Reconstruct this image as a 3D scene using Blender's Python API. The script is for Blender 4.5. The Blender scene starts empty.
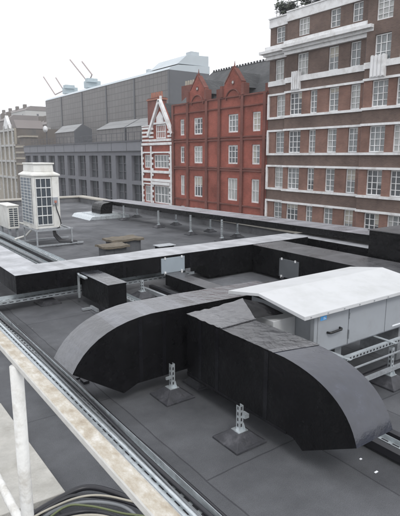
import bpy, math, random
from mathutils import Vector
random.seed(7)
HAZE = .0008
S = bpy.context.scene
COL = S.collection
R = math.radians

# ------------------------------------------------------------------ materials
def nodes(name):
    m = bpy.data.materials.new(name); m.use_nodes = True
    nt = m.node_tree; b = nt.nodes['Principled BSDF']
    return m, nt, b
def N(nt, t, **k):
    n = nt.nodes.new(t)
    for a, v in k.items(): setattr(n, a, v)
    return n
def ramp(nt, src, stops):
    r = N(nt, 'ShaderNodeValToRGB'); e = r.color_ramp.elements
    e[0].position, e[0].color = stops[0][0], (*stops[0][1], 1)
    e[1].position, e[1].color = stops[-1][0], (*stops[-1][1], 1)
    for p, c in stops[1:-1]:
        x = e.new(p); x.color = (*c, 1)
    nt.links.new(src, r.inputs[0]); return r
def noise(nt, vec, scale, detail=6, rough=.6):
    n = N(nt, 'ShaderNodeTexNoise'); n.inputs['Scale'].default_value = scale
    n.inputs['Detail'].default_value = detail; n.inputs['Roughness'].default_value = rough
    nt.links.new(vec, n.inputs['Vector']); return n
def mul(c, k): return tuple(min(1, x*k) for x in c)
def world_pos(nt):
    g = N(nt, 'ShaderNodeNewGeometry'); return g.outputs['Position']
def mapped(nt, vec, scale):
    m = N(nt, 'ShaderNodeMapping'); m.inputs['Scale'].default_value = scale
    nt.links.new(vec, m.inputs['Vector']); return m.outputs[0]
def mat(name, c, rough=.6, var=.15, scale=6, bump=.0, bscale=30, metal=0, spec=.5, rvar=0, stretch=None, dirt=None, dscale=1.3, ior=1.5):
    m, nt, b = nodes(name); L = nt.links.new
    pos = world_pos(nt)
    if stretch: pos = mapped(nt, pos, stretch)
    n = noise(nt, pos, scale)
    r = ramp(nt, n.outputs[0], [(.3, mul(c, 1-var)), (.7, mul(c, 1+var))])
    col = r.outputs[0]
    if dirt:
        n2 = noise(nt, pos, dscale, 8, .7)
        mr = ramp(nt, n2.outputs[0], [(.48, (0,0,0)), (.68, (1,1,1))])
        mx = N(nt, 'ShaderNodeMix', data_type='RGBA'); L(mr.outputs[0], mx.inputs[0])
        L(col, mx.inputs[6]); mx.inputs[7].default_value = (*dirt, 1); col = mx.outputs[2]
    L(col, b.inputs['Base Color'])
    b.inputs['Roughness'].default_value = rough; b.inputs['Metallic'].default_value = metal
    b.inputs['Specular IOR Level'].default_value = spec; b.inputs['IOR'].default_value = ior
    if rvar:
        n3 = noise(nt, pos, scale*.5)
        mr = N(nt, 'ShaderNodeMapRange'); mr.inputs[1].default_value = .35; mr.inputs[2].default_value = .65
        mr.inputs[3].default_value = max(.03, rough-rvar); mr.inputs[4].default_value = min(1, rough+rvar)
        L(n3.outputs[0], mr.inputs[0]); L(mr.outputs[0], b.inputs['Roughness'])
    if bump:
        n4 = noise(nt, pos, bscale, 4); bp = N(nt, 'ShaderNodeBump')
        bp.inputs['Strength'].default_value = bump; bp.inputs['Distance'].default_value = .02
        L(n4.outputs[0], bp.inputs['Height']); L(bp.outputs[0], b.inputs['Normal'])
    return m
def brick(name, c1, c2, mortar, bw=.225, bh=.075, msize=.01, offset=.5, rough=.85, blotch=.35, bscale=.6):
    m, nt, b = nodes(name); L = nt.links.new
    s = N(nt, 'ShaderNodeSeparateXYZ'); L(world_pos(nt), s.inputs[0])
    a = N(nt, 'ShaderNodeMath', operation='ADD'); L(s.outputs[0], a.inputs[0]); L(s.outputs[1], a.inputs[1])
    cb = N(nt, 'ShaderNodeCombineXYZ'); L(a.outputs[0], cb.inputs[0]); L(s.outputs[2], cb.inputs[1])
    t = N(nt, 'ShaderNodeTexBrick', offset=offset); L(cb.outputs[0], t.inputs['Vector'])
    t.inputs['Color1'].default_value = (*c1, 1); t.inputs['Color2'].default_value = (*c2, 1); t.inputs['Mortar'].default_value = (*mortar, 1)
    t.inputs['Scale'].default_value = 1; t.inputs['Mortar Size'].default_value = msize
    t.inputs['Brick Width'].default_value = bw; t.inputs['Row Height'].default_value = bh
    n = noise(nt, world_pos(nt), bscale, 8, .65)
    r = ramp(nt, n.outputs[0], [(.3, (1-blotch,)*3), (.7, (1+blotch*.6,)*3)])
    mx = N(nt, 'ShaderNodeMix', data_type='RGBA', blend_type='MULTIPLY'); mx.inputs[0].default_value = 1
    L(t.outputs[0], mx.inputs[6]); L(r.outputs[0], mx.inputs[7]); L(mx.outputs[2], b.inputs['Base Color'])
    b.inputs['Roughness'].default_value = rough; b.inputs['Specular IOR Level'].default_value = .2
    return m

def felt_mat():
    m, nt, b = nodes('roof_felt'); L = nt.links.new
    pos = world_pos(nt)
    s = N(nt, 'ShaderNodeSeparateXYZ'); L(pos, s.inputs[0])
    # sheets one metre wide laid along the street, with end laps
    cb = N(nt, 'ShaderNodeCombineXYZ'); L(s.outputs[1], cb.inputs[0]); L(s.outputs[0], cb.inputs[1])
    wob = noise(nt, pos, 1.7, 2)
    va = N(nt, 'ShaderNodeVectorMath', operation='SCALE'); va.inputs['Scale'].default_value = .05
    L(wob.outputs['Color'], va.inputs[0])
    vb = N(nt, 'ShaderNodeVectorMath', operation='ADD'); L(cb.outputs[0], vb.inputs[0]); L(va.outputs[0], vb.inputs[1])
    t = N(nt, 'ShaderNodeTexBrick', offset=.37); L(vb.outputs[0], t.inputs['Vector'])
    t.inputs['Color1'].default_value = (.080, .083, .090, 1); t.inputs['Color2'].default_value = (.096, .099, .107, 1)
    t.inputs['Mortar'].default_value = (.048, .049, .055, 1)
    t.inputs['Scale'].default_value = 1; t.inputs['Mortar Size'].default_value = .010; t.inputs['Mortar Smooth'].default_value = .8
    t.inputs['Brick Width'].default_value = 4.2; t.inputs['Row Height'].default_value = .98
    n = noise(nt, pos, .9, 9, .68)
    r = ramp(nt, n.outputs[0], [(.3, (.62, .62, .63)), (.5, (1, 1, 1)), (.7, (1.45, 1.45, 1.45))])
    mx = N(nt, 'ShaderNodeMix', data_type='RGBA', blend_type='MULTIPLY'); mx.inputs[0].default_value = 1
    L(t.outputs[0], mx.inputs[6]); L(r.outputs[0], mx.inputs[7])
    g = noise(nt, pos, 160, 2)
    gr = ramp(nt, g.outputs[0], [(.35, (.8, .8, .8)), (.65, (1.2, 1.2, 1.2))])
    m2 = N(nt, 'ShaderNodeMix', data_type='RGBA', blend_type='MULTIPLY'); m2.inputs[0].default_value = 1
    L(mx.outputs[2], m2.inputs[6]); L(gr.outputs[0], m2.inputs[7])
    # pale drips and scuffs
    v = N(nt, 'ShaderNodeTexVoronoi'); v.inputs['Scale'].default_value = 3.4; L(pos, v.inputs['Vector'])
    vr = ramp(nt, v.outputs['Distance'], [(.02, (1, 1, 1)), (.045, (0, 0, 0))])
    m3 = N(nt, 'ShaderNodeMix', data_type='RGBA'); L(vr.outputs[0], m3.inputs[0]); L(m2.outputs[2], m3.inputs[6]); m3.inputs[7].default_value = (.22, .22, .22, 1)
    L(m3.outputs[2], b.inputs['Base Color'])
    wet = ramp(nt, noise(nt, pos, .7, 6).outputs[0], [(.38, (.5, .5, .5)), (.55, (.85, .85, .85))])
    L(wet.outputs[0], b.inputs['Roughness']); b.inputs['Specular IOR Level'].default_value = .3
    bp = N(nt, 'ShaderNodeBump'); bp.inputs['Strength'].default_value = .35; bp.inputs['Distance'].default_value = .01
    L(g.outputs[0], bp.inputs['Height']); L(bp.outputs[0], b.inputs['Normal'])
    return m

def rail_mat():
    m, nt, b = nodes('rusty_painted_rail'); L = nt.links.new
    g = N(nt, 'ShaderNodeNewGeometry'); s = N(nt, 'ShaderNodeSeparateXYZ'); L(g.outputs['Normal'], s.inputs[0])
    p = mapped(nt, g.outputs['Position'], (1, .55, 1))
    n = noise(nt, p, 34, 9, .7); n2 = noise(nt, p, 5, 6, .6)
    paint = ramp(nt, n.outputs[0], [(.3, (.56, .55, .51)), (.7, (.70, .69, .66))])
    rust = ramp(nt, n.outputs[0], [(.28, (.30, .25, .19)), (.45, (.40, .355, .285)), (.56, (.48, .45, .39)), (.68, (.60, .585, .55))])
    a = N(nt, 'ShaderNodeMath', operation='ADD'); L(s.outputs[2], a.inputs[0]); L(n2.outputs[0], a.inputs[1])
    f = ramp(nt, a.outputs[0], [(.78, (0, 0, 0)), (1.0, (.85, .85, .85))])
    # the upward face has lost most of its paint
    mr = N(nt, 'ShaderNodeMapRange'); mr.inputs[1].default_value = .95; mr.inputs[2].default_value = 1.45; L(a.outputs[0], mr.inputs[0])
    mx = N(nt, 'ShaderNodeMix', data_type='RGBA'); L(mr.outputs[0], mx.inputs[0]); L(paint.outputs[0], mx.inputs[6]); L(rust.outputs[0], mx.inputs[7])
    L(mx.outputs[2], b.inputs['Base Color']); b.inputs['Roughness'].default_value = .7
    bp = N(nt, 'ShaderNodeBump'); bp.inputs['Strength'].default_value = .5; bp.inputs['Distance'].default_value = .004
    L(n.outputs[0], bp.inputs['Height']); L(bp.outputs[0], b.inputs['Normal']); return m

def membrane(name, c, rough, rvar, lap=None, lapc=1.6, bump=.25, spec=.5):
    """self adhesive foil wrap: laps across the run, creases and patchy gloss"""
    m, nt, b = nodes(name); L = nt.links.new
    pos = world_pos(nt)
    n = noise(nt, pos, 3.5, 8, .65)
    r = ramp(nt, n.outputs[0], [(.32, mul(c, .75)), (.68, mul(c, 1.3))]); col = r.outputs[0]
    h = noise(nt, pos, 9, 6, .6)
    hsrc = h.outputs[0]
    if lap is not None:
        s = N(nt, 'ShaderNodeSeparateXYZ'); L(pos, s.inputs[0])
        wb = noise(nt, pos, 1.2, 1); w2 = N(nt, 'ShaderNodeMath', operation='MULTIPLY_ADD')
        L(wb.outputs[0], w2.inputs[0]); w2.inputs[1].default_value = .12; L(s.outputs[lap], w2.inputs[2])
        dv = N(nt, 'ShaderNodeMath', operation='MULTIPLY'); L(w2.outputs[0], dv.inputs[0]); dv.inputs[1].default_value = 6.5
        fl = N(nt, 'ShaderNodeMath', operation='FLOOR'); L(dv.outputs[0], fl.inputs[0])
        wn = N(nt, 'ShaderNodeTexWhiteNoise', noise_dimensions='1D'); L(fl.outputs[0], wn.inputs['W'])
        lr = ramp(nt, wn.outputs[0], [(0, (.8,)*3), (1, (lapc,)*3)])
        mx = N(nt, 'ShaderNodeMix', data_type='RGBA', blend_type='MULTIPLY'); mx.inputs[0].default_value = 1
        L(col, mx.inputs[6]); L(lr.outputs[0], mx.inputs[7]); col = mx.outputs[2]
        ad = N(nt, 'ShaderNodeMath', operation='MULTIPLY_ADD'); L(wn.outputs[0], ad.inputs[0]); ad.inputs[1].default_value = .5; L(h.outputs[0], ad.inputs[2])
        hsrc = ad.outputs[0]
    sm = noise(nt, mapped(nt, pos, (14, 1.6, 3) if lap == 0 else (1.6, 14, 3) if lap == 1 else (7, 7, 7)), 1.6, 5, .7)
    sr = ramp(nt, sm.outputs[0], [(.3, (.7,)*3), (.62, (1.05,)*3), (.78, (1.7,)*3)])  # pale streaks in the base colour imitate wet highlights on the duct tops
    ms = N(nt, 'ShaderNodeMix', data_type='RGBA', blend_type='MULTIPLY'); ms.inputs[0].default_value = .0 if c[0] > .3 else 1
    L(col, ms.inputs[6]); L(sr.outputs[0], ms.inputs[7]); col = ms.outputs[2]
    L(col, b.inputs['Base Color'])
    n3 = noise(nt, pos, 2.2, 6, .6); mr = N(nt, 'ShaderNodeMapRange')
    mr.inputs[1].default_value = .35; mr.inputs[2].default_value = .65
    mr.inputs[3].default_value = max(.05, rough-rvar); mr.inputs[4].default_value = rough+rvar
    L(n3.outputs[0], mr.inputs[0]); L(mr.outputs[0], b.inputs['Roughness'])
    b.inputs['Specular IOR Level'].default_value = spec
    bp = N(nt, 'ShaderNodeBump'); bp.inputs['Strength'].default_value = bump; bp.inputs['Distance'].default_value = .02
    L(hsrc, bp.inputs['Height']); L(bp.outputs[0], b.inputs['Normal'])
    return m

M = {}
M['felt'] = felt_mat()
M['upstand'] = mat('parapet_felt', (.14, .142, .15), .7, .2, 2, .2, 60, dirt=(.07, .07, .075), dscale=1.2)
M['lap'] = membrane('shiny_black_lap', (.009, .009, .011), .2, .06, None, bump=.6, spec=.4)
M['damp'] = mat('damp_felt', (.046, .046, .052), .4, .2, 20)
M['patch'] = mat('newer_felt', (.058, .059, .064), .75, .25, 9, .3, 120)
M['black'] = membrane('black_membrane', (.007, .007, .008), .28, .14, None, bump=.7, spec=.22)
M['top_wet'] = membrane('wet_grey_membrane', (.030, .032, .038), .12, .07, 0, 2.6, bump=.45, spec=1.45)  # grey top membranes carry sky reflection in their base colour, unlike the black sides
M['top_grey'] = membrane('slate_membrane', (.022, .025, .037), .17, .06, None, bump=.22, spec=.95)
M['top_dark'] = membrane('dull_membrane', (.075, .075, .08), .36, .12, 1, 1.3, bump=.25, spec=.5)
M['top_pale'] = membrane('sky_sheen_membrane', (.20, .20, .22), .35, .1, 1, 1.3, bump=.15, spec=.6)  # pale base colour stands in for sky sheen on the far duct's top
M['crease'] = membrane('creased_shiny_membrane', (.05, .05, .056), .11, .07, None, bump=1.0, spec=2.0)
M['speckle'] = membrane('speckled_membrane', (.03, .03, .034), .2, .12, 1, 1.3, bump=1.0, spec=1.3)
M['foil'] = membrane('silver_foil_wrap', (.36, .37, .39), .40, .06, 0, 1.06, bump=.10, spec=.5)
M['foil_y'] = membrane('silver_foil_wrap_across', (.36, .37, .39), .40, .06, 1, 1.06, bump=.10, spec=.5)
M['galv'] = mat('galvanised_steel', (.52, .56, .58), .38, .18, 14, .05, 40, metal=.55, rvar=.12)
M['galv_dull'] = mat('dull_galvanised', (.36, .38, .40), .5, .2, 20, metal=.4)
M['hole'] = mat('slot_dark', (.03, .03, .035), .7)
M['rubber'] = mat('rubber_pad', (.035, .036, .042), .6, .3, 12, .2, 60, dirt=(.09, .09, .1), dscale=7)
M['white_sheet'] = mat('white_roof_sheet', (.52, .53, .54), .6, .03, 2, .03, 6, dirt=(.45, .46, .46), dscale=2.5)
M['cab_grey'] = mat('grey_cabinet_paint', (.31, .33, .355), .42, .05, 3, .02, 8, dirt=(.27, .285, .30), dscale=3)
M['cab_white'] = mat('cream_cabinet_paint', (.66, .66, .63), .45, .05, 4, dirt=(.52, .51, .47), dscale=2.5)
M['coil'] = mat('condenser_coil', (.19, .22, .25), .5, .25, 60, metal=.3)
M['coil_dark'] = mat('dark_coil', (.05, .062, .075), .45, .3, 50)
M['grille'] = mat('white_wire_grille', (.62, .63, .62), .5)
M['black_pl'] = mat('black_plastic', (.012, .012, .013), .35)
M['sticker'] = mat('blue_sticker', (.10, .42, .86), .4, .03)
M['sticker_w'] = mat('sticker_white', (.85, .87, .9), .4, .02)
M['orange'] = mat('red_box', (.38, .16, .12), .5)
M['paint_w'] = mat('chalky_white_paint', (.66, .66, .64), .6, .1, 20, .2, 40, dirt=(.42, .40, .36), dscale=6)
M['rail'] = rail_mat()
M['concrete'] = mat('pale_concrete', (.42, .41, .38), .85, .12, 9, .3, 60, dirt=(.30, .29, .26), dscale=2.5)
M['coping'] = mat('stone_coping', (.38, .36, .32), .8, .15, 4, dirt=(.22, .21, .19), dscale=1)
M['moss'] = mat('mossy_board', (.135, .115, .088), .9, .3, 7, .4, 30, dirt=(.08, .075, .06), dscale=4)
M['cable'] = mat('black_cable', (.018, .018, .022), .4)
M['cable_w'] = mat('cream_cable', (.33, .31, .26), .5)
M['cable_g'] = mat('green_yellow_cable', (.11, .13, .06), .5)
M['cable_gr'] = mat('grey_cable', (.16, .17, .18), .5)
M['brown_brick'] = brick('brown_brick', (.125, .086, .072), (.158, .108, .088), (.15, .12, .11))
M['pier_brick'] = brick('red_brown_brick', (.20, .108, .085), (.24, .13, .10), (.2, .14, .12))
M['red_brick'] = brick('red_brick', (.27, .066, .045), (.33, .085, .06), (.25, .12, .10), blotch=.45, bscale=.45)
M['red_dark'] = brick('sooty_red_brick', (.19, .068, .055), (.22, .082, .066), (.12, .07, .06))
M['cream_wall'] = mat('cream_stucco', (.34, .31, .26), .8, .12, 2, dirt=(.3, .27, .22))
M['stone_w'] = mat('white_stone_paint', (.70, .705, .71), .6, .06, 2, dirt=(.50, .49, .48), dscale=1.5)
M['slate'] = brick('slate_tiles', (.055, .058, .062), (.08, .082, .085), (.03, .03, .03), .3, .2, .01, rough=.6)
M['grey_stone'] = mat('grey_cladding', (.13, .134, .152), .7, .08, 1.5)
M['grey_dark'] = mat('dark_fascia', (.075, .077, .09), .6, .1, 2)
M['grey_light'] = mat('light_fascia', (.16, .165, .185), .6, .06, 1.5)
M['clad'] = brick('panel_cladding', (.165, .158, .155), (.185, .178, .175), (.115, .11, .11), 1.3, 1.15, .07, offset=0, rough=.45, blotch=.12, bscale=.08)
M['clad_dark'] = mat('dark_clad_end', (.085, .09, .10), .5, .08, .5)
M['clad_roof'] = mat('pale_metal_roof', (.42, .47, .50), .4, .06, .3)
M['canopy'] = brick('canopy_glazing', (.17, .175, .18), (.21, .215, .22), (.11, .11, .11), .9, 1.2, .05, offset=0, rough=.35, blotch=.1)
M['glass_d'] = mat('dark_window_glass', (.075, .082, .09), .15, .3, .8, spec=.5)
M['glass_c'] = mat('net_curtained_glass', (.20, .215, .22), .25, .35, 1.6, stretch=(1, 3, .6))
M['glass_l'] = mat('pale_blind_glass', (.36, .37, .36), .3, .15, 1.2)
M['blind_c'] = mat('cream_blind', (.42, .40, .35), .8, .08, 2)
M['hatch_l'] = mat('pale_hatch', (.33, .38, .42), .45, .06, 3, .03, 8, metal=.2)
M['hatch_d'] = mat('grey_hatch', (.13, .14, .15), .4, .1, 3, .03, 8, metal=.3)
M['crane_arm'] = mat('crane_arm_paint', (.34, .29, .28), .5)
M['crane_body'] = mat('crane_body_paint', (.36, .43, .46), .5)
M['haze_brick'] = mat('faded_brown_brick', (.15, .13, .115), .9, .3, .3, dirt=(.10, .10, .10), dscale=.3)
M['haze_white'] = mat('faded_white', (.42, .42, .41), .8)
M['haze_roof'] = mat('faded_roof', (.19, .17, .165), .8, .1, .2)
M['terracotta'] = mat('terracotta_pot', (.30, .13, .09), .8)
M['asphalt'] = mat('asphalt', (.05, .05, .052), .9, .15, 3, .2, 60)
M['paving'] = mat('pavement_slabs', (.22, .21, .20), .85, .12, 2)
M['line_w'] = mat('road_paint', (.7, .7, .68), .7)
M['land'] = mat('distant_ground', (.10, .10, .09), .95, .2, .05)
M['leaf'] = mat('leaves', (.035, .05, .028), .6, .5, 4)
M['leaf2'] = mat('grey_green_leaves', (.06, .07, .05), .6, .4, 4)
M['bark'] = mat('bark', (.07, .05, .04), .9)
M['planter'] = mat('dark_planter', (.06, .06, .06), .7)
M['wall_side'] = brick('stock_brick', (.20, .15, .11), (.24, .18, .13), (.2, .18, .15))

# ------------------------------------------------------------------ mesh builder
class MB:
    def __init__(s): s.v = []; s.f = []
    def add(s, vs, fs):
        o = len(s.v); s.v += [tuple(p) for p in vs]; s.f += [tuple(i+o for i in f) for f in fs]; return s
    def box(s, a, b):
        (x0, y0, z0), (x1, y1, z1) = a, b
        return s.add([(x0,y0,z0),(x1,y0,z0),(x1,y1,z0),(x0,y1,z0),(x0,y0,z1),(x1,y0,z1),(x1,y1,z1),(x0,y1,z1)],
                     [(0,3,2,1),(4,5,6,7),(0,1,5,4),(1,2,6,5),(2,3,7,6),(3,0,4,7)])
    def prism(s, pts, axis, a, b):
        """polygon pts in the plane perpendicular to axis, extruded from a to b"""
        def mk(p, w):
            return {'x': (w, p[0], p[1]), 'y': (p[0], w, p[1]), 'z': (p[0], p[1], w)}[axis]
        n = len(pts); vs = [mk(p, a) for p in pts]+[mk(p, b) for p in pts]
        fs = [tuple(range(n))[::-1], tuple(range(n, 2*n))]+[(i, (i+1) % n, (i+1) % n+n, i+n) for i in range(n)]
        return s.add(vs, fs)
    def tube(s, pts, r, n=10, cap=True):
        pts = [Vector(p) for p in pts]; rings = []
        rr = r if isinstance(r, (list, tuple)) else [r]*len(pts)
        for i, p in enumerate(pts):
            d = (pts[min(i+1, len(pts)-1)]-pts[max(i-1, 0)]).normalized()
            u = d.cross(Vector((0, 0, 1)) if abs(d.z) < .95 else Vector((1, 0, 0))).normalized(); w = d.cross(u)
            rings.append([p+(u*math.cos(2*math.pi*k/n)+w*math.sin(2*math.pi*k/n))*rr[i] for k in range(n)])
        vs = [q for g in rings for q in g]; fs = []
        for i in range(len(pts)-1):
            for k in range(n):
                fs.append((i*n+k, i*n+(k+1) % n, (i+1)*n+(k+1) % n, (i+1)*n+k))
        if cap: fs += [tuple(range(n))[::-1], tuple((len(pts)-1)*n+k for k in range(n))]
        return s.add(vs, fs)
    def bar(s, p, q, w, h=None):
        """rectangular bar from p to q"""
        h = h or w; p, q = Vector(p), Vector(q); d = (q-p).normalized()
        u = d.cross(Vector((0, 0, 1)) if abs(d.z) < .95 else Vector((1, 0, 0))).normalized(); v = u.cross(d)
        c = [u*w/2*a+v*h/2*b for a, b in ((-1,-1),(1,-1),(1,1),(-1,1))]
        return s.add([p+k for k in c]+[q+k for k in c], [(0,3,2,1),(4,5,6,7),(0,1,5,4),(1,2,6,5),(2,3,7,6),(3,0,4,7)])
    def build(s, name, m, parent=None, smooth=False, bevel=0):
        off = Vector((0, 0, 0)); p = parent
        while p is not None: off += Vector(p.location); p = p.parent
        me = bpy.data.meshes.new(name); me.from_pydata([tuple(Vector(v)-off) for v in s.v], [], s.f); me.update()
        me.materials.append(M[m] if isinstance(m, str) else m)
        import bmesh as _b
        bm = _b.new(); bm.from_mesh(me); _b.ops.recalc_face_normals(bm, faces=bm.faces); bm.to_mesh(me); bm.free()
        o = bpy.data.objects.new(name, me); COL.objects.link(o)
        if parent: o.parent = parent
        if smooth:
            for p in me.polygons: p.use_smooth = True
        if bevel:
            md = o.modifiers.new('bevel', 'BEVEL'); md.width = bevel; md.segments = 2; md.limit_method = 'ANGLE'; md.angle_limit = R(40)
        return o
def thing(name, label, cat, loc=(0, 0, 0), group=None):
    o = bpy.data.objects.new(name, None); COL.objects.link(o); o.location = loc; o.empty_display_size = .2
    return tag(o, label, cat, group)
def tag(o, label, cat, group=None):
    o['label'] = label; o['category'] = cat
    if group: o['group'] = group
    return o
def struct(o, kind='structure'):
    o['kind'] = kind; return o
def box(a, b): return MB().box(a, b)
def copy_tree(o, loc, label, dx=None):
    def cp(s, par):
        c = s.copy(); COL.objects.link(c); c.parent = par
        for k in [q for q in bpy.data.objects if q.parent == s]: cp(k, c)
        return c
    c = cp(o, None); c.location = loc; c['label'] = label; return c

# ------------------------------------------------------------------ setting
struct(box((-4.2, -6, -.25), (10.3, 24.9, 0)).build('roof_deck', 'felt'))
struct(box((-150, -150, -12.6), (300, 450, -12.0)).build('ground', 'land'))
struct(box((14, -120, -11.99), (27, 320, -11.90)).build('road', 'asphalt'))
struct(box((27, -120, -11.99), (31, 320, -11.76)).build('far_pavement', 'paving'))
struct(box((10.6, -120, -11.99), (14, 320, -11.76)).build('near_pavement', 'paving'))
mk = MB()
for i in range(60): mk.box((20.4, -100+i*7, -11.895), (20.55, -97+i*7, -11.886))
struct(mk.build('road_markings', 'line_w'))

# block the roof belongs to
hb = thing('brick_block', 'brick block under the black felt roof where the ducts stand', 'building', (3, 9, -12))
box((-4.4, -6.2, -11.98), (10.5, 25.1, -.26)).build('wall', 'wall_side', hb)
pw = MB()
pw.box((10.06, -6, -.2), (10.4, 24.55, .22)).box((-4.1, 24.56, -.2), (10.4, 24.9, .22)).box((-4.4, -6, -.2), (-4.25, 24.5, .22))
pr = pw.build('parapet', 'upstand', hb)
cp_ = MB().box((10.0, -6, .225), (10.45, 24.5, .30)).box((-4.1, 24.5, .225), (10.45, 24.97, .30))
cp_.build('coping', 'coping', pr, bevel=.015)

# ------------------------------------------------------------------ ducts
def arc_profile(side_pts, bottom_pts): return side_pts+bottom_pts
def gooseneck(root, profile, axis, a, b, top_idx, top_m):
    """profile polygon (u, z) extruded a..b; top_idx faces are covered by a separate top sheet"""
    MB().prism(profile, axis, a, b).build('duct_body', 'black', root)
    P_ = [profile[i] for i in top_idx]; nn = []
    for k in range(len(P_)):
        p, q = P_[max(k-1, 0)], P_[min(k+1, len(P_)-1)]; l = math.hypot(q[0]-p[0], q[1]-p[1]); nn.append((-(q[1]-p[1])/l, (q[0]-p[0])/l))
    def mk(u, w, z): return (u, w, z) if axis == 'y' else (w, u, z)
    V, F = [], []; cols_ = 5; tk = .004
    for k, (p, n_) in enumerate(zip(P_, nn)):
        for j in range(cols_):
            w = a-.002+(b-a+.004)*j/(cols_-1); g_ = tk if j not in (0, cols_-1) else tk*.8
            V.append(mk(p[0]+n_[0]*g_, w, p[1]+n_[1]*g_))
    for k in range(len(P_)-1):
        for j in range(cols_-1): F.append((k*cols_+j, k*cols_+j+1, (k+1)*cols_+j+1, (k+1)*cols_+j))
    o = MB().add(V, F).build('top_sheet', top_m, root)
    for f_ in o.data.polygons: f_.use_smooth = True
    import bmesh as _b
    bm = _b.new(); bm.from_mesh(o.data)
    for ed in bm.edges:
        if len(ed.link_faces) == 2 and ed.calc_face_angle() > .7: ed.smooth = False
    bm.to_mesh(o.data); bm.free()
    return o
def curve(p0, p1, c, n=12):
    """quadratic-like arc from p0 to p1 with superellipse control c"""
    r = []
    for i in range(n+1):
        t = i/n; r.append(((1-t)**2*p0[0]+2*(1-t)*t*c[0]+t*t*p1[0], (1-t)**2*p0[1]+2*(1-t)*t*c[1]+t*t*p1[1]))
    return r

# left duct, runs along x, curved hood at its -x end
d1 = thing('ventilation_duct', 'black curved-hood duct nearer the handrail with striped wet grey top', 'duct', (2.9, 4.3, 0))
prof = curve((1.50, .42), (2.30, .83), (1.70, .80), 9)
n1 = len(prof)
prof = prof+[(2.9, .825), (4.05, .80), (4.05, .17), (2.14, .165), (1.99, .105)]
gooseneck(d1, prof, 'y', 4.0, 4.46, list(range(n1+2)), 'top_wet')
box((4.051, 3.95, .45), (4.25, 4.44, .78)).build('end_collar', 'black', d1)

# right duct, runs along y towards the viewer
d2 = thing('ventilation_duct', 'large black curved-hood duct in front of the white-roofed unit, smooth slate-grey top', 'duct', (2.9, 2.9, 0))
prof = curve((1.86, .39), (2.55, .80), (1.96, .76), 14)
n2 = len(prof)
prof = prof+[(3.36, .80), (3.36, .17), (2.43, .19), (2.33, .13)]
gooseneck(d2, prof, 'x', 2.62, 3.02, list(range(n2+1)), 'top_grey')
# boxed end: faceted membrane roof between the two ducts
E0 = [(2.62, 3.364), (2.62, 3.86), (3.2, 3.80)]
z0 = .80
hp = MB()
A_, B_, C_, D_ = (2.62, 3.363, .80), (2.62, 3.86, .80), (3.02, 3.86, .80), (3.02, 3.363, .80)
Ap = (2.9, 3.66, .802)
lo = [(x, y, .17) for x, y, z in (A_, B_, C_, D_)]
hp.add([A_, B_, C_, D_, Ap]+lo, [(0, 4, 1), (1, 4, 2), (2, 4, 3), (3, 4, 0), (0, 1, 6, 5), (1, 2, 7, 6), (2, 3, 8, 7), (3, 0, 5, 8), (5, 6, 7, 8)])
hp.build('transition_box', 'black', d2)
def sheet(name, grid, m_, sub=2, amp=.004, seed=3):
    # grid rows of points, bilinearly refined with small random puckers
    random.seed(seed); R_, C_2 = len(grid), len(grid[0]); n = sub; V = []; W_ = (C_2-1)*n+1; H_ = (R_-1)*n+1
    for a in range(H_):
        for b in range(W_):
            i0, j0 = min(a//n, R_-2), min(b//n, C_2-2); u_, v_ = a/n-i0, b/n-j0
            p = sum((Vector(grid[i0+k][j0+l])*((u_ if k else 1-u_)*(v_ if l else 1-v_)) for k in (0, 1) for l in (0, 1)), Vector((0, 0, 0)))
            p.z += random.uniform(0, amp); V.append(p)
    F = [(a*W_+b, a*W_+b+1, (a+1)*W_+b+1, (a+1)*W_+b) for a in range(H_-1) for b in range(W_-1)]
    o = MB().add(V, F).build(name, m_, d2); o.modifiers.new('thick', 'SOLIDIFY').thickness = .003; return o
sheet('creased_sheet', [[(2.612, 3.86, .806), (2.612, 3.60, .806), (2.612, 3.34, .806)], [(2.85, 3.74, .855), (2.82, 3.56, .84), (2.80, 3.35, .808)], [(3.10, 3.60, .935), (3.06, 3.46, .87), (3.03, 3.34, .812)]], 'crease', 6, .011)
sheet('folded_flap', [[(3.10, 3.60, .933), (3.24, 3.46, .90)], [(3.05, 3.36, .815), (3.30, 3.24, .84)]], 'black', 4, .006, 5)
sheet('mottled_sheet', [[(2.612, 3.335, .8065), (2.612, 3.0, .8065), (2.612, 2.72, .8065)], [(3.028, 3.335, .8065), (3.028, 2.9, .8065), (3.028, 2.62, .8065)]], 'speckle', 7, .005, 6)
MB().bar((2.612, 3.33, .815), (3.04, 3.345, .817), .03, .008).build('lap_strip', 'crease', d2)
sheet('lap_seam', [[(2.61, 2.72, .810), (2.61, 2.66, .808)], [(3.03, 2.62, .810), (3.03, 2.56, .808)]], 'crease', 3, .002, 7)

for y in (2.72, 3.36, 3.62):
    MB().box((2.6165, y, .19), (2.6195, y+.045, .79)).build('side_lap', 'lap', d2)
for x in (2.16, 2.42):
    MB().box((x, 3.9965, .17), (x+.04, 3.9995, .80)).build('side_lap', 'lap', d1)
MB().box((2.6155, 2.5, .185), (2.6195, 3.86, .21)).build('bottom_tape', 'lap', d2)
# long silver topped duct A running across, with left leg
a = thing('ventilation_duct', 'long silver-topped black duct crossing the roof and turning back at the left', 'duct', (4.5, 7.74, 0))
box((2.0, 7.43, .29), (5.55, 8.06, .575)).build('duct_body', 'black', a, bevel=.006)
box((5.552, 7.432, .05), (8.24, 8.058, .574)).build('deep_section', 'black', a, bevel=.006)
box((2.0, 8.062, .29), (2.5, 16, .575)).build('side_leg', 'black', a, bevel=.006)
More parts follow.
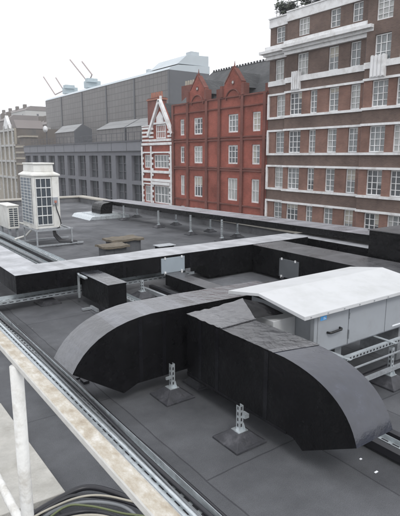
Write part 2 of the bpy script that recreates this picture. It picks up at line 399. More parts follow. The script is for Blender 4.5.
# silver top: slightly uneven outline as in a hand cut sheet
t = MB()
xs = [1.99, 2.6, 3.4, 4.2, 4.75, 5.3, 6.0, 6.75, 8.24]
t.add([(x, 7.422, .580) for x in xs]+[(x, 8.068+(.06 if 4.6 < x < 5 else .0), .580) for x in xs],
      [(i, i+1, i+10, i+9) for i in range(8)])
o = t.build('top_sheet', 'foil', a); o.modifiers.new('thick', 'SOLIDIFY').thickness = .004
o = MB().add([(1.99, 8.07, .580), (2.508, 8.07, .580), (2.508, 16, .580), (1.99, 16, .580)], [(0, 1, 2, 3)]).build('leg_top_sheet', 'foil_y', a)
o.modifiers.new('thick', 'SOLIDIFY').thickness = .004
def hatch(root, a_, b_, axis, pm):
    d = MB().box(a_, b_).build('access_panel', pm, root, bevel=.003)
    k = MB()
    if axis == 'y':
        y = a_[1]
        for x in (a_[0]+.07, b_[0]-.07):
            k.box((x-.015, y-.02, a_[2]-.025), (x+.015, y+.0, a_[2]+.03)); k.box((x-.012, y-.018, b_[2]-.02), (x+.012, y, b_[2]+.02))
    else:
        x = a_[0]
        for y in (a_[1]+.07, b_[1]-.07):
            k.box((x-.02, y-.015, a_[2]-.025), (x, y+.015, a_[2]+.03)); k.box((x-.018, y-.012, b_[2]-.02), (x, y+.012, b_[2]+.02))
    k.build('latch', 'stone_w', d)
for x in (2.62, 3.75, 5.1): MB().box((x, 7.4255, .295), (x+.05, 7.4295, .572)).build('side_lap', 'lap', a)
hatch(a, (4.49, 7.405, .265), (4.98, 7.428, .535), 'y', 'hatch_l')

b_ = thing('ventilation_duct', 'broad black duct with dull top and grey hatch, behind the white-roofed unit', 'duct', (7.0, 5.5, 0))
box((6.62, 2.2, .05), (7.42, 7.40, .568)).build('duct_body', 'black', b_, bevel=.006)
o = MB().add([(6.612, 2.2, .573), (7.428, 2.2, .573), (7.428, 7.40, .573), (6.612, 7.40, .573)], [(0, 1, 2, 3)]).build('top_sheet', 'top_dark', b_)
o.modifiers.new('thick', 'SOLIDIFY').thickness = .004
hatch(b_, (6.592, 6.15, .09), (6.617, 6.63, .43), 'x', 'hatch_d')

c = thing('ventilation_duct', 'short black duct with pale silver top, just behind the broad duct with a hatch', 'duct', (8.55, 6.6, 0))
box((8.26, 5.0, .05), (8.86, 8.06, .54)).build('duct_body', 'black', c, bevel=.006)
o = MB().add([(8.25, 5.0, .546), (8.87, 5.0, .546), (8.87, 8.06, .546), (8.25, 8.06, .546)], [(0, 1, 2, 3)]).build('top_sheet', 'foil_y', c)
o.modifiers.new('thick', 'SOLIDIFY').thickness = .004

t = thing('duct_box', 'tall plain black box joined into ducts at the right edge, below the brown brick flats', 'duct box', (8.4, 4, 0))
box((7.58, 2.2, 0), (9.3, 5.42, 1.015)).build('box_body', 'black', t, bevel=.008)
box((7.56, 2.18, 1.016), (9.32, 5.44, 1.03)).build('lid', 'top_dark', t)

# far raised duct
bd = thing('ventilation_duct', 'very long thin black duct raised on posts along the far roof edge', 'duct', (8.85, 11, 0))
sec = MB()
def bz(y): return .76-(y-6)*.0135
for (x0, x1, y0, y1, th) in [(8.5, 9.25, 2.5, 18.35, .14)]:
    ys = [y0+(y1-y0)*i/6 for i in range(7)]
    for p, q in zip(ys[:-1], ys[1:]):
        sec.add([(x0,p,bz(p)-th),(x1,p,bz(p)-th),(x1,q,bz(q)-th),(x0,q,bz(q)-th),(x0,p,bz(p)),(x1,p,bz(p)),(x1,q,bz(q)),(x0,q,bz(q))],
                [(0,3,2,1),(4,5,6,7),(0,1,5,4),(1,2,6,5),(2,3,7,6),(3,0,4,7)])
sec.build('duct_body', 'black', bd)
o = MB().add([(8.47, 2.5, bz(2.5)+.005), (9.28, 2.5, bz(2.5)+.005), (9.28, 18.37, bz(18.37)+.005), (8.47, 18.37, bz(18.37)+.005)], [(0, 1, 2, 3)]).build('top_sheet', 'top_pale', bd)
o.modifiers.new('thick', 'SOLIDIFY').thickness = .006
el = MB().prism(curve((8.0, .16), (8.25, .56), (7.98, .56), 5)+[(8.5, .585), (8.5, .36), (8.48, .16)], 'y', 17.55, 18.35).build('drop_elbow', 'black', bd)

cw = thing('roof_upstand', 'low flat white metal curb under the far end of the raised duct', 'upstand', (8.2, 17.9, 0))
MB().prism([(7.35, 0), (7.45, .12), (7.6, .14), (8.8, .14), (8.95, .12), (9.0, 0)], 'y', 17.1, 18.8).build('curb', 'galv', cw, bevel=.01)
box((7.7, 17.35, .141), (8.75, 18.6, .158)).build('flashing', 'galv', cw)

# small duct in front of A dropping to the deck
sd = thing('ventilation_duct', 'small black branch duct poking towards the viewer from under the silver-topped duct', 'duct', (3.15, 6.8, 0))
box((3.0, 6.42, .12), (3.29, 7.40, .49)).build('duct_body', 'black', sd, bevel=.005)
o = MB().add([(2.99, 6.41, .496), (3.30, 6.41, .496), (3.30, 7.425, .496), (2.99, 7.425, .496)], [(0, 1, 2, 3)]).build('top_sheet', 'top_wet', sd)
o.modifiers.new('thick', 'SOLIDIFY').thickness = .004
MB().box((2.93, 7.36, .1), (2.96, 7.39, .50)).box((2.93, 7.1, .455), (2.98, 7.39, .48)).build('hanger', 'galv', sd)
tag(MB().box((2.82, 6.95, .01), (3.0, 7.0, .04)).box((2.96, 6.75, .01), (2.99, 7.0, .06)).build('angle_offcut', 'galv_dull'),
    'small bright angle bracket lying beside the foot of the branch duct', 'bracket')
tag(MB().box((3.05, 6.46, .0), (3.25, 6.9, .119)).build('support_block', 'rubber'), 'dark block wedged under the small branch duct', 'support block')

# inner tray + cross low ducts between
def slotted_tray(name, x0, x1, y0, y1, z, label, group=None, along='x', h=.05, m='galv', rungs=None, slots=True, cat='cable tray'):
    r = thing(name, label, cat, ((x0+x1)/2, (y0+y1)/2, z), group)
    w = .003
    s = MB().box((x0, y0, z), (x1, y1, z+.003))
    if along == 'x': s.box((x0, y0, z+.0031), (x1, y0+w, z+h)).box((x0, y1-w, z+.0031), (x1, y1, z+h))
    else: s.box((x0, y0, z+.0031), (x0+w, y1, z+h)).box((x1-w, y0, z+.0031), (x1, y1, z+h))
    s.build('tray_body', m, r)
    if slots:
        k = MB(); st = .1
        n = int(((x1-x0) if along == 'x' else (y1-y0))/st)
        for i in range(n):
            if along == 'x':
                x = x0+.05+i*st
                for y in (y0+(y1-y0)*.25, y0+(y1-y0)*.5, y0+(y1-y0)*.75): k.box((x-.03, y-.008, z+.0032), (x+.03, y+.008, z+.0045))
                k.box((x-.03, y0-.002, z+.018), (x+.03, y0-.0005, z+.03))
            else:
                y = y0+.05+i*st
                for x in (x0+(x1-x0)*.2, x0+(x1-x0)*.5, x0+(x1-x0)*.8): k.box((x-.008, y-.03, z+.0032), (x+.008, y+.03, z+.0045))
        q = k.build('slots', 'hole', r); q['kind'] = 'stuff'
    return r
slotted_tray('cable_tray', 1.2, 5.3, 7.56, 7.86, .13, 'bright perforated cable tray running crosswise beneath the silver-topped duct', 'galvanised cable trays on the roof')
slotted_tray('cable_tray', 1.46, 1.70, .2, 8.9, .07, 'wide galvanised tray full of cables just beyond the rusty handrail', 'galvanised cable trays on the roof', along='y', h=.06)
slotted_tray('cable_tray', 3.62, 3.80, 9.0, 20.0, .09, 'right one of two narrow trays leading back to the air conditioners', 'galvanised cable trays on the roof', along='y', m='galv')
slotted_tray('cable_tray', 3.20, 3.42, 9.0, 20.0, .09, 'left one of two narrow trays leading back to the air conditioners', 'galvanised cable trays on the roof', along='y', m='galv')
slotted_tray('cable_tray', 3.52, 3.68, 4.7, 7.3, .05, 'short bright tray running lengthwise between branch duct and curved-hood duct', 'galvanised cable trays on the roof', along='y')
slotted_tray('slotted_channel', 3.32, 3.42, 1.1, 3.3, .03, 'perforated steel channel on the felt beside the hood of the right curved duct', along='y', h=.045, cat='channel')
ch = MB().box((3.22, 1.1, .03), (3.28, 3.2, .09)).box((3.48, 1.1, .02), (3.54, 3.2, .07))
tag(ch.build('roof_channels', 'cable'), 'pair of black rails flanking the perforated channel at right', 'channels')

# cables in the near tray
def wave_cable(name, x, z, y0, y1, r, m, label, amp=.015, ph=0, cat='cable', group=None):
    pts = [(x+amp*math.sin(y*1.3+ph)+amp*.5*math.sin(y*3.1+ph*2), y, z) for y in [y0+(y1-y0)*i/40 for i in range(41)]]
    o = MB().tube(pts, r, 8).build(name, m, None, smooth=True); return tag(o, label, cat, group)
g_ = 'cables lying along the near tray'
wave_cable('cable', 1.735, .09, .2, 9.0, .014, 'cable', 'thick black cable hugging the outside of the near tray', .008, 0, group=g_)
wave_cable('cable', 1.672, .095, .2, 8.9, .017, 'cable', 'thick black cable inside the right side of the near tray', .012, 1, group=g_)
wave_cable('cable', 1.63, .085, .2, 8.9, .010, 'cable_gr', 'thin mid-grey cable next to the inner black cable in the near tray', .010, 2.2, group=g_)
wave_cable('conduit', 1.59, .09, .2, 8.9, .016, 'galv', 'steel conduit in the middle of the near tray', .0, 0, group=g_, cat='conduit')
wave_cable('conduit', 1.52, .085, .2, 8.9, .013, 'galv_dull', 'duller steel conduit on the handrail side of the near tray', .0, 0, group=g_, cat='conduit')
wave_cable('cable', 1.765, .02, 1.2, 9.0, .010, 'cable_gr', 'grey cable lying on the felt just outside the near tray', .02, 3.1, group=g_)
for i, (lab, y) in enumerate((('near the far end behind the rail', 6.3), ('level with the curved duct hood', 4.6), ('level with the lower handrail post', 2.6))):
    tag(MB().box((1.44, y, .0), (1.76, y+.1, .069)).build('tray_bearer', 'rubber'), 'dark rubber bearer under the near cable tray, '+lab, 'bearer', 'rubber bearers under the near tray')

# clutter between the ducts
lb = thing('low_duct', 'low dull black trunking on the felt between the silver-topped duct and the left curved duct', 'trunking', (4.8, 6.4, 0))
box((4.55, 5.2, .06), (4.83, 7.38, .26)).build('trunking_body', 'black', lb, bevel=.006)
box((4.54, 5.19, .261), (4.84, 7.38, .266)).build('top_sheet', 'top_dark', lb)
tag(MB().bar((4.18, 4.9, .06), (4.12, 7.5, .06), .05, .06).build('steel_channel', 'galv_dull'), 'dull steel channel lying lengthwise left of the low trunking', 'channel')
tag(MB().bar((4.36, 4.9, .05), (4.32, 7.5, .05), .07, .05).build('pipe_rail', 'cable'), 'black pipe lying lengthwise next to the low trunking', 'pipe')
gs = MB().prism([(5.1, .0), (5.2, .07), (5.75, .10), (6.15, .05), (6.3, 0)], 'y', 5.6, 7.1).build('grey_upstand', 'felt', None, bevel=.02)
tag(gs, 'low grey felt-covered hump in the sunken area below the hatch of the silver-topped duct', 'upstand')
cyl = MB().tube([(5.95, 5.9, .02), (5.95, 5.9, .3)], .03, 10).build('pipe_stub', 'cable')
tag(cyl, 'thin dark pipe stub standing in the shaded area between ducts', 'pipe')

# supports
def make_foot(name, loc, hgt, label, group, size=.32, strut_h=None):
    t = thing(name, label, 'duct stand', loc, group)
    x, y, z = loc; h = size/2; q = .055
    MB().add([(x-h,y-h,0),(x+h,y-h,0),(x+h,y+h,0),(x-h,y+h,0),(x-h,y-h,.018),(x+h,y-h,.018),(x+h,y+h,.018),(x-h,y+h,.018),
              (x-h*.86,y-h*.86,.028),(x+h*.86,y-h*.86,.028),(x+h*.86,y+h*.86,.028),(x-h*.86,y+h*.86,.028),
              (x-q,y-q,.095),(x+q,y-q,.095),(x+q,y+q,.095),(x-q,y+q,.095)],
             [(0,3,2,1)]+[(i, (i+1)%4, (i+1)%4+4, i+4) for i in range(4)]+[(i+4, (i+1)%4+4, (i+1)%4+8, i+8) for i in range(4)]
             +[(i+8, (i+1)%4+8, (i+1)%4+12, i+12) for i in range(4)]+[(12,13,14,15)]).build('pad', 'rubber', t, bevel=.004)
    MB().box((x-.05, y-.05, .0955), (x+.05, y+.05, .101)).prism([(y-.05, .101), (y+.05, .101), (y+.021, .16), (y-.021, .16)], 'x', x+.0215, x+.026).build('base_bracket', 'galv', t)
    s = MB(); w = .0205
    s.box((x-w, y-w, .1015), (x+w, y-w+.003, hgt)).box((x-w, y-w+.0031, .1015), (x-w+.003, y+w, hgt)).box((x+w-.003, y-w+.0031, .1015), (x+w, y+w, hgt)).build('strut', 'galv', t)
    k = MB(); zz = .13
    while zz < hgt-.03:
        k.box((x-.007, y-w-.001, zz), (x+.007, y-w-.0002, zz+.028)); k.box((x-w-.001, y-.007, zz), (x-w-.0002, y+.007, zz+.028)); zz += .05
    if k.v: k.build('slots', 'hole', t)
    return t
G1 = 'rubber feet with slotted struts on the deck'
f2 = make_foot('duct_stand', (2.47, 2.88, 0), .315, 'rubber-footed stand in front of the right curved duct', G1)
MB().box((2.491, 2.84, .20), (2.535, 2.90, .235)).build('bracket', 'galv', f2)
f1 = make_foot('duct_stand', (2.44, 3.86, 0), .34, 'rubber-footed stand under the left curved duct, nearest the handrail', G1)
MB().box((2.36, 3.83, .20), (2.419, 3.85, .225)).build('bracket', 'galv', f1)
f3 = make_foot('duct_stand', (2.84, 3.93, 0), .165, 'rubber-footed stand in the shade between the two curved ducts', G1, .28)
f4 = make_foot('duct_stand', (4.42, 2.80, 0), .39, 'rubber-footed stand under the steel rails at the right edge', G1)
for (x, y, lab, h) in [(2.55, 7.72, 'rubber-footed stand below the left end of the silver-topped duct', .128), (3.95, 7.15, 'rubber-footed stand below the silver-topped duct, right of the branch duct', .285)]:
    make_foot('duct_stand', (x, y, 0), h, lab, G1, .34)
G2 = 'posts under the far raised duct'
front = [(8.46, 16.55), (8.46, 14.1), (8.46, 12.25), (8.46, 10.75)]
back = [(9.3, 17.1), (9.3, 14.35), (9.3, 12.4), (9.3, 11.1)]
ords = ['first', 'second', 'third', 'fourth']
for i, (x, y) in enumerate(front):
    make_foot('duct_stand', (x, y, 0), bz(y)-.09, 'tall bright stand under the front of the raised far duct, %s from the white curb' % ords[i], G2, .3)
for i, (x, y) in enumerate(back):
    make_foot('duct_stand', (x, y, 0), bz(y)-.142, 'shorter stand under the rear of the raised far duct, %s from the white curb' % ords[i], G2, .3)

# ------------------------------------------------------------------ roof top unit with white pitched cover
u = thing('air_handling_unit', 'grey roof-top air unit with bright white pitched cover', 'air unit', (4.3, 3.5, .44))
bx0, bx1, by0, by1 = 3.50, 5.15, 3.0, 3.92
box((bx0, by0+.012, .45), (bx1, by1, .86)).build('cabinet', 'cab_grey', u, bevel=.006)
dr = box((bx0+.006, by0-.006, .47), (3.95, by0+.011, .85)).build('door', 'cab_grey', u, bevel=.004)
box((3.96, by0-.006, .47), (4.56, by0+.011, .85)).build('side_panel', 'cab_grey', u, bevel=.004)
box((4.57, by0-.006, .47), (5.14, by0+.011, .85)).build('side_panel', 'cab_grey', u, bevel=.004)
hd = MB().tube([(3.64, by0-.006, .655), (3.645, by0-.035, .657), (3.66, by0-.045, .66), (3.80, by0-.045, .665), (3.815, by0-.035, .667), (3.82, by0-.006, .668)], .012, 8)
hd.build('handle', 'black_pl', dr, smooth=True)
st = box((3.535, by0-.008, .79), (3.62, by0-.0062, .83)).build('sticker', 'sticker', dr)
# tiny white mark on the sticker
MB().box((3.575, by0-.0092, .800), (3.61, by0-.0082, .806)).box((3.575, by0-.0092, .812), (3.60, by0-.0082, .818)).build('sticker_print', 'sticker_w', st)
MB().box((3.953, by0-.02, .53), (3.962, by0-.0062, .62)).box((3.951, by0-.02, .74), (3.964, by0-.0062, .79)).build('hinge', 'galv_dull', dr)
box((4.7, by0-.009, .50), (4.85, by0-.0062, .515)).build('rating_plate', 'sticker_w', u)
# pitched cover
rx0, rx1 = 3.24, 5.25
ev, rg = (2.90, .895), (3.53, .985)
MB().prism([(2.92, .868), (2.92, .905), (3.53, .985), (4.0, .91), (4.0, .873), (3.53, .955)], 'x', rx0, rx1).build('pitched_cover', 'white_sheet', u, bevel=.003)
MB().prism([(2.98, .861), (3.94, .861), (3.96, .888), (3.53, .962), (2.95, .884)], 'x', 3.42, rx1-.1).build('roof_infill', 'black', u)
box((3.20, 3.27, .46), (3.497, 3.85, .775)).build('intake_spigot', 'white_sheet', u, bevel=.006)
box((3.455, 2.995, .455), (3.499, 3.04, .86)).build('corner_post', 'cab_grey', u)
rl = thing('steel_rack', 'galvanised slotted rails carrying the grey air unit', 'rack', (4.5, 3, .4))
MB().box((3.42, 2.82, .401), (5.6, 2.861, .442)).build('front_rail', 'galv', rl)
MB().box((3.42, 2.72, .36), (5.6, 2.735, .372)).build('front_cable_rail', 'galv_dull', rl)
MB().box((3.42, 3.7, .401), (5.3, 3.741, .442)).build('rear_rail', 'galv', rl)
for x in (3.7, 4.42, 5.1): box((x-.02, 2.75, .443), (x+.02, 3.9, .449)).build('cross_bar', 'galv', rl)
MB().box((3.62, 2.76, .15), (5.6, 2.79, .19)).build('lower_rail', 'galv_dull', rl)
kk = MB()
for i in range(40): kk.box((3.46+i*.052, 2.8185, .412), (3.485+i*.052, 2.8198, .43))
kk.build('slots', 'hole', rl)
MB().box((3.9, 3.1, .1), (4.0, 3.6, .40)).box((3.9, 3.1, .0), (4.0, 3.6, .099)).box((4.001, 3.3, .36), (5.0, 3.36, .40)).box((5.0, 3.1, .0), (5.1, 3.6, .40)).build('rear_stand', 'galv_dull', rl)
tag(MB().tube([(3.6, 2.95, .06), (5.6, 2.95, .06)], .045, 12).build('insulated_pipe', 'cable', smooth=True), 'black insulated pipe on the deck below the air unit', 'pipe')

k = MB()
for i in range(9):
    x = rx0+.08+i*.23; k.tube([(x, 2.9185, .887), (x, 2.912, .887)], .006, 8)
k.build('fixing_screws', 'galv_dull', u)['kind'] = 'stuff'
# ------------------------------------------------------------------ condensers at the left
ac = thing('condenser_unit', 'tall cream air conditioning condenser with wire-grilled sides and flared top', 'air conditioner', (4.38, 13.3, 0), 'outdoor condensers at the left')
X0, X1, Y0, Y1, Zb, Zt = 4.03, 4.70, 12.77, 13.85, .46, 1.80
MB().box((X0+.01, Y0+.012, Zb), (X1, Y1, Zt)).build('casing', 'cab_white', ac, bevel=.01)
box((X0+.06, Y0-.002, Zb+.1), (X0+.44, Y0+.011, Zt-.05)).build('coil_panel', 'coil_dark', ac)
g = MB()
for i in range(4): g.box((X0+.055+i*.127, Y0-.018, Zb+.09), (X0+.07+i*.127, Y0-.004, Zt-.04))
for k in range(6): g.box((X0+.05, Y0-.022, Zb+.1+k*.235), (X0+.46, Y0-.0185, Zb+.125+k*.235))
g.build('wire_grille', 'grille', ac)
box((X0, Y0+.18, Zb+.12), (X0+.009, Y1-.06, Zt-.05)).build('side_coil', 'coil', ac)
g = MB()
for k in range(16): g.box((X0-.008, Y0+.16, Zb+.12+k*.078), (X0-.001, Y1-.04, Zb+.13+k*.078))
for k in range(4): g.box((X0-.012, Y0+.18+k*.27, Zb+.1), (X0-.0085, Y0+.2+k*.27, Zt-.04))
g.build('side_grille', 'grille', ac)
box((X0+.48, Y0-.006, Zb+.02), (X1-.01, Y0+.011, Zt-.02)).build('service_panel', 'cab_white', ac, bevel=.004)
def frust(mb, a, b, z0, z1):
    (x0,y0,x1,y1), (u0,v0,u1,v1) = a, b
    mb.add([(x0,y0,z0),(x1,y0,z0),(x1,y1,z0),(x0,y1,z0),(u0,v0,z1),(u1,v0,z1),(u1,v1,z1),(u0,v1,z1)], [(0,3,2,1),(4,5,6,7),(0,1,5,4),(1,2,6,5),(2,3,7,6),(3,0,4,7)])
h = MB()
h.box((X0-.03, Y0-.03, Zt+.001), (X1+.03, Y1+.03, Zt+.04))
frust(h, (X0-.03, Y0-.03, X1+.03, Y1+.03), (X0+.07, Y0+.10, X1-.09, Y1-.10), Zt+.0401, Zt+.11)
frust(h, (X0+.07, Y0+.10, X1-.09, Y1-.10), (X0+.08, Y0+.11, X1-.10, Y1-.11), Zt+.111, Zt+.29)
h.box((X0+.06, Y0+.08, Zt+.291), (X1-.07, Y1-.08, Zt+.33))
h.build('fan_cowl', 'cab_white', ac, bevel=.008)
br = MB().box((X0+.46, Y0-.06, Zb+.62), (X0+.6, Y0-.007, Zb+.8)).build('isolator', 'cab_grey', ac)
box((X0+.50, Y0-.075, Zb+.66), (X0+.56, Y0-.061, Zb+.72)).build('switch', 'orange', br)
MB().tube([(4.56, 12.72, 1.12), (4.58, 12.71, .95), (4.64, 12.70, .75), (4.67, 12.70, .58), (4.62, 12.70, .48), (4.55, 12.75, .44)], .014, 8).build('flex_cable', 'cable', ac, smooth=True)
fr = MB()
fr.box((3.98, 12.66, .415), (4.98, 12.70, .455)).box((3.98, 13.7, .415), (4.98, 13.74, .455)).box((4.0, 12.701, .42), (4.04, 13.699, .45)).box((4.9, 12.701, .42), (4.94, 13.699, .45))
for x in (4.0, 4.92):
    for y in (12.68, 13.72): fr.box((x, y-.018, .06), (x+.035, y+.018, .414))
fr.box((3.9, 12.66, .02), (5.25, 12.70, .059)).box((3.9, 13.70, .02), (5.25, 13.74, .059))
fr.box((4.1, 12.75, .4555), (4.75, 12.85, .479)).box((4.1, 13.6, .4555), (4.75, 13.8, .479))
fr.build('stand', 'galv_dull', ac)
pk = MB()
for i, yy in enumerate((12.86, 12.95, 13.05, 13.16)):
    pk.tube([(4.5+.05*i, yy, .46), (4.52+.05*i, yy-.03, .25), (4.62+.06*i, yy-.1, .1), (4.9, yy-.2, .07), (5.1, yy-.1, .06)], .022, 8)
pk.build('pipework', 'cable', ac, smooth=True)
box((4.5, 12.6, .001), (4.62, 12.8, .02)).build('foot_pad', 'rubber', ac)
box((5.05, 12.58, .001), (5.2, 12.78, .02)).build('foot_pad', 'rubber', ac)

a2 = thing('condenser_unit', 'low cream condenser with dark louvres at the left edge, beside the tall one', 'air conditioner', (4, 14.8, 0), 'outdoor condensers at the left')
MB().box((3.80, 14.42, .30), (4.10, 15.5, .93)).build('casing', 'cab_white', a2, bevel=.012)
MB().box((3.78, 14.40, .931), (4.12, 15.52, .955)).build('lid', 'cab_white', a2, bevel=.004)
g = MB()
for r_ in range(9):
    for c_ in range(2): g.box((3.84+c_*.125, 14.412, .37+r_*.058), (3.94+c_*.125, 14.418, .405+r_*.058))
g.build('louvres', 'coil_dark', a2)

MB().box((3.82, 14.5, 0), (3.88, 14.56, .299)).box((4.02, 14.5, 0), (4.08, 14.56, .299)).box((3.82, 15.3, 0), (3.88, 15.36, .299)).box((4.02, 15.3, 0), (4.08, 15.36, .299)).build('stand', 'galv_dull', a2)
tag(MB().tube([(4.1, 14.5, .45), (4.25, 14.3, .42), (4.3, 14.0, .3), (4.1, 13.9, .15), (3.75, 13.7, .12)], .03, 8).build('insulated_pipe', 'cab_white', smooth=True), 'pale lagged pipe curling from the low condenser', 'pipe')
wb = wave_cable('cable', 3.3, .13, 9.1, 19, .03, 'cable_gr', 'grey lagged pipe lying in the left narrow tray', .01, 0, 'pipe')

# chimneys / hatch boxes on the deck
def capbox(x0, x1, y0, y1, h, label):
    t = thing('capped_flue', label, 'roof flue', ((x0+x1)/2, (y0+y1)/2, 0), 'low capped flues behind the silver-topped duct')
    box((x0+.06, y0+.06, 0), (x1-.06, y1-.06, h-.05)).build('upstand', 'felt', t, bevel=.01)
    m_ = MB(); nx = 6
    vs = []; fs = []
    for j in range(nx+1):
        for i in range(nx+1):
            e_ = 0 if 0 < i < nx and 0 < j < nx else random.uniform(-.012, .012)
            vs.append((x0+(x1-x0)*i/nx+e_, y0+(y1-y0)*j/nx+e_, h+random.uniform(-.008, .012)))
    for j in range(nx):
        for i in range(nx): k = j*(nx+1)+i; fs.append((k, k+1, k+nx+2, k+nx+1))
    m_.add(vs, fs); o = m_.build('weathered_cap', 'moss', t); q = o.modifiers.new('thick', 'SOLIDIFY'); q.thickness = .05; q.offset = -1
capbox(4.62, 5.25, 10.0, 10.5, .34, 'nearer of two low black flues with mossy brown caps')
capbox(5.10, 5.95, 10.6, 11.15, .36, 'farther of two low black flues with mossy brown caps')
wv = thing('roof_vent', 'small low box with white lid right of the mossy-capped flues', 'vent', (6, 9.8, 0))
box((5.84, 9.69, 0), (6.22, 9.91, .27)).build('body', 'black', wv)
box((5.80, 9.66, .271), (6.26, 9.94, .29)).build('lid', 'galv_dull', wv, bevel=.005)

# ------------------------------------------------------------------ handrail, slab, loose cables
hr = thing('handrail', 'chalky white handrail with rust-brown top edge, close to the viewer', 'handrail', (.53, 2, .4))
box((.508, -.6, 1.455), (.562, 8, 1.49)).build('top_rail', 'rail', hr, bevel=.008)
MB().tube([(.49+.03, 2.02, .05), (.52, 2.02, 1.454)], .027, 18).build('post', 'paint_w', hr, smooth=True)
MB().tube([(.52, 6.2, .05), (.52, 6.2, 1.454)], .027, 18).build('post', 'paint_w', hr, smooth=True)
MB().tube([(.53, -.6, .60), (.53, 8, .60)], .022, 14).build('mid_rail', 'paint_w', hr, smooth=True)
for y in (2.02, 6.2): MB().tube([(.53, y, .001), (.53, y, .05)], .06, 18).build('base_flange', 'paint_w', hr)
tag(MB().add([(.45, 4.6, .0), (1.02, 4.6, 0), (1.04, 3.02, 0), (.2, 3.07, 0), (.45, 4.6, .05), (1.02, 4.6, .05), (1.04, 3.02, .05), (.2, 3.07, .05)],
    [(0,3,2,1),(4,5,6,7),(0,1,5,4),(1,2,6,5),(2,3,7,6),(3,0,4,7)]).build('concrete_slab', 'concrete', bevel=.006), 'pale concrete slab with square end nearest the loose cables, under the handrail', 'slab', 'pale concrete slabs below the handrail')
tag(box((.1, 4.62, 0), (1.0, 6.4, .05)).build('concrete_slab', 'concrete', bevel=.006), 'farther pale concrete slab at the left photo edge, mostly out of view', 'slab', 'pale concrete slabs below the handrail')
tag(box((-.6, 3.07, .0), (.18, 4.6, .05)).build('concrete_slab', 'concrete', bevel=.006), 'concrete slab left of the handrail post, in the bottom left corner', 'slab', 'pale concrete slabs below the handrail')
cl = [(.55, 2.72, .03), (.75, 2.87, .05), (.96, 2.93, .07), (1.15, 2.88, .08), (1.30, 2.72, .08), (1.38, 2.45, .08), (1.40, 2.0, .08), (1.38, 1.4, .06)]
def shifted(o, dx, dy, dz, j):
    random.seed(j); return [(x+dx+random.uniform(-.035, .035), y+dy+random.uniform(-.03, .03), z+dz+random.uniform(-.01, .02)) for x, y, z in o]
def smooth_path(p, n=6):
    out = []
    P_ = [Vector(q) for q in p]; P_ = [P_[0]]+P_+[P_[-1]]
    for i in range(1, len(P_)-2):
        for k in range(n):
            t = k/n; a_, b__, c_, d_ = P_[i-1], P_[i], P_[i+1], P_[i+2]
            out.append(.5*((2*b__)+(c_-a_)*t+(2*a_-5*b__+4*c_-d_)*t*t+(3*b__-a_-3*c_+d_)*t**3))
    out.append(P_[-1]); return out
gc = 'loose cables bunched at the foot of the handrail'
for i, (dx, dy, dz, r, m_, lab) in enumerate([
        (0, .03, 0, .02, 'cable', 'thickest black cable on the outside of the loose bunch by the slab'),
        (-.03, -.03, .01, .014, 'cable', 'second black cable of the loose bunch by the slab'),
        (-.02, -.07, .03, .007, 'cable_w', 'cream cable arching over the loose bunch'),
        (-.06, -.10, .0, .012, 'cable_gr', 'grey cable of the loose bunch'),
        (-.05, -.14, .02, .007, 'cable_g', 'thin green and yellow earth wire in the loose bunch'),
        (-.10, -.17, .0, .013, 'cable', 'innermost black cable of the loose bunch'),
        (-.14, -.22, .02, .009, 'cable_w', 'lower cream cable of the loose bunch'),
        (-.12, -.28, .0, .012, 'cable', 'black cable at the very bottom edge of the picture')]):
    tag(MB().tube(smooth_path(shifted(cl, dx, dy, dz, i)), r, 8).build('cable', m_, smooth=True), lab, 'cable', gc)
random.seed(11)
lit = MB()
for (x, y) in [(3.0, 1.95), (3.02, 2.12)]: lit.box((x, y, .001), (x+.03, y+.014, .006))
tag(MB().box((3.0, 1.95, .001), (3.032, 1.964, .005)).build('paper_scrap', 'sticker_w'), 'tiny white scrap on the felt below the right hood, the lower one', 'litter', 'white scraps on the felt')
tag(MB().box((3.05, 2.12, .001), (3.07, 2.134, .005)).build('paper_scrap', 'sticker_w'), 'tiny white scrap on the felt below the right hood, the upper one', 'litter', 'white scraps on the felt')
tag(MB().box((1.78, 4.75, .001), (1.86, 4.95, .02)).box((1.84, 4.6, .001), (1.9, 4.7, .03)).build('debris', 'rubber'), 'dark offcuts on the felt beneath the left curved hood', 'debris')

# ------------------------------------------------------------------ street facades
def window(parent, xf, y0, y1, z0, z1, cols, rows, glass=None, frame='stone_w', fw=.07, bw=.026, fanlight=None, depth=.16):
    m = MB(); x0, x1 = xf+depth-.06, xf+depth
    m.box((x0, y0, z0), (x1, y0+fw, z1)).box((x0, y1-fw, z0), (x1, y1, z1))
    m.box((x0, y0+fw, z0), (x1, y1-fw, z0+fw)).box((x0, y0+fw, z1-fw), (x1, y1-fw, z1))
    for i in range(1, cols):
        y = y0+(y1-y0)*i/cols; m.box((x0+.011, y-bw, z0+fw), (x1, y+bw, z1-fw))
    for k in range(1, rows):
        z = z0+(z1-z0)*k/rows; m.box((x0+.015, y0+fw, z-bw*.8), (x1-.005, y1-fw, z+bw*.8))
    f = m.build('window', frame, parent)
    gl = glass or random.choice(['glass_d', 'glass_c', 'glass_c', 'glass_l'])
    box((x1+.002, y0+.01, z0+.01), (x1+.03, y1-.01, z1-.01)).build('pane', gl, f)
    if random.random() < .55:
        zt_ = z1-(z1-z0)*random.choice([.2, .3, .45, .6, 1]); ya, yb = (y0, y1) if random.random() < .6 else random.choice([(y0, y0+(y1-y0)*.4), (y0+(y1-y0)*.62, y1)])
        box((x1-.004, ya+.02, max(zt_, z0+.02)), (x1+.0015, yb-.02, z1-.02)).build('blind', random.choice(['glass_l', 'blind_c', 'glass_c']), f)
    return f
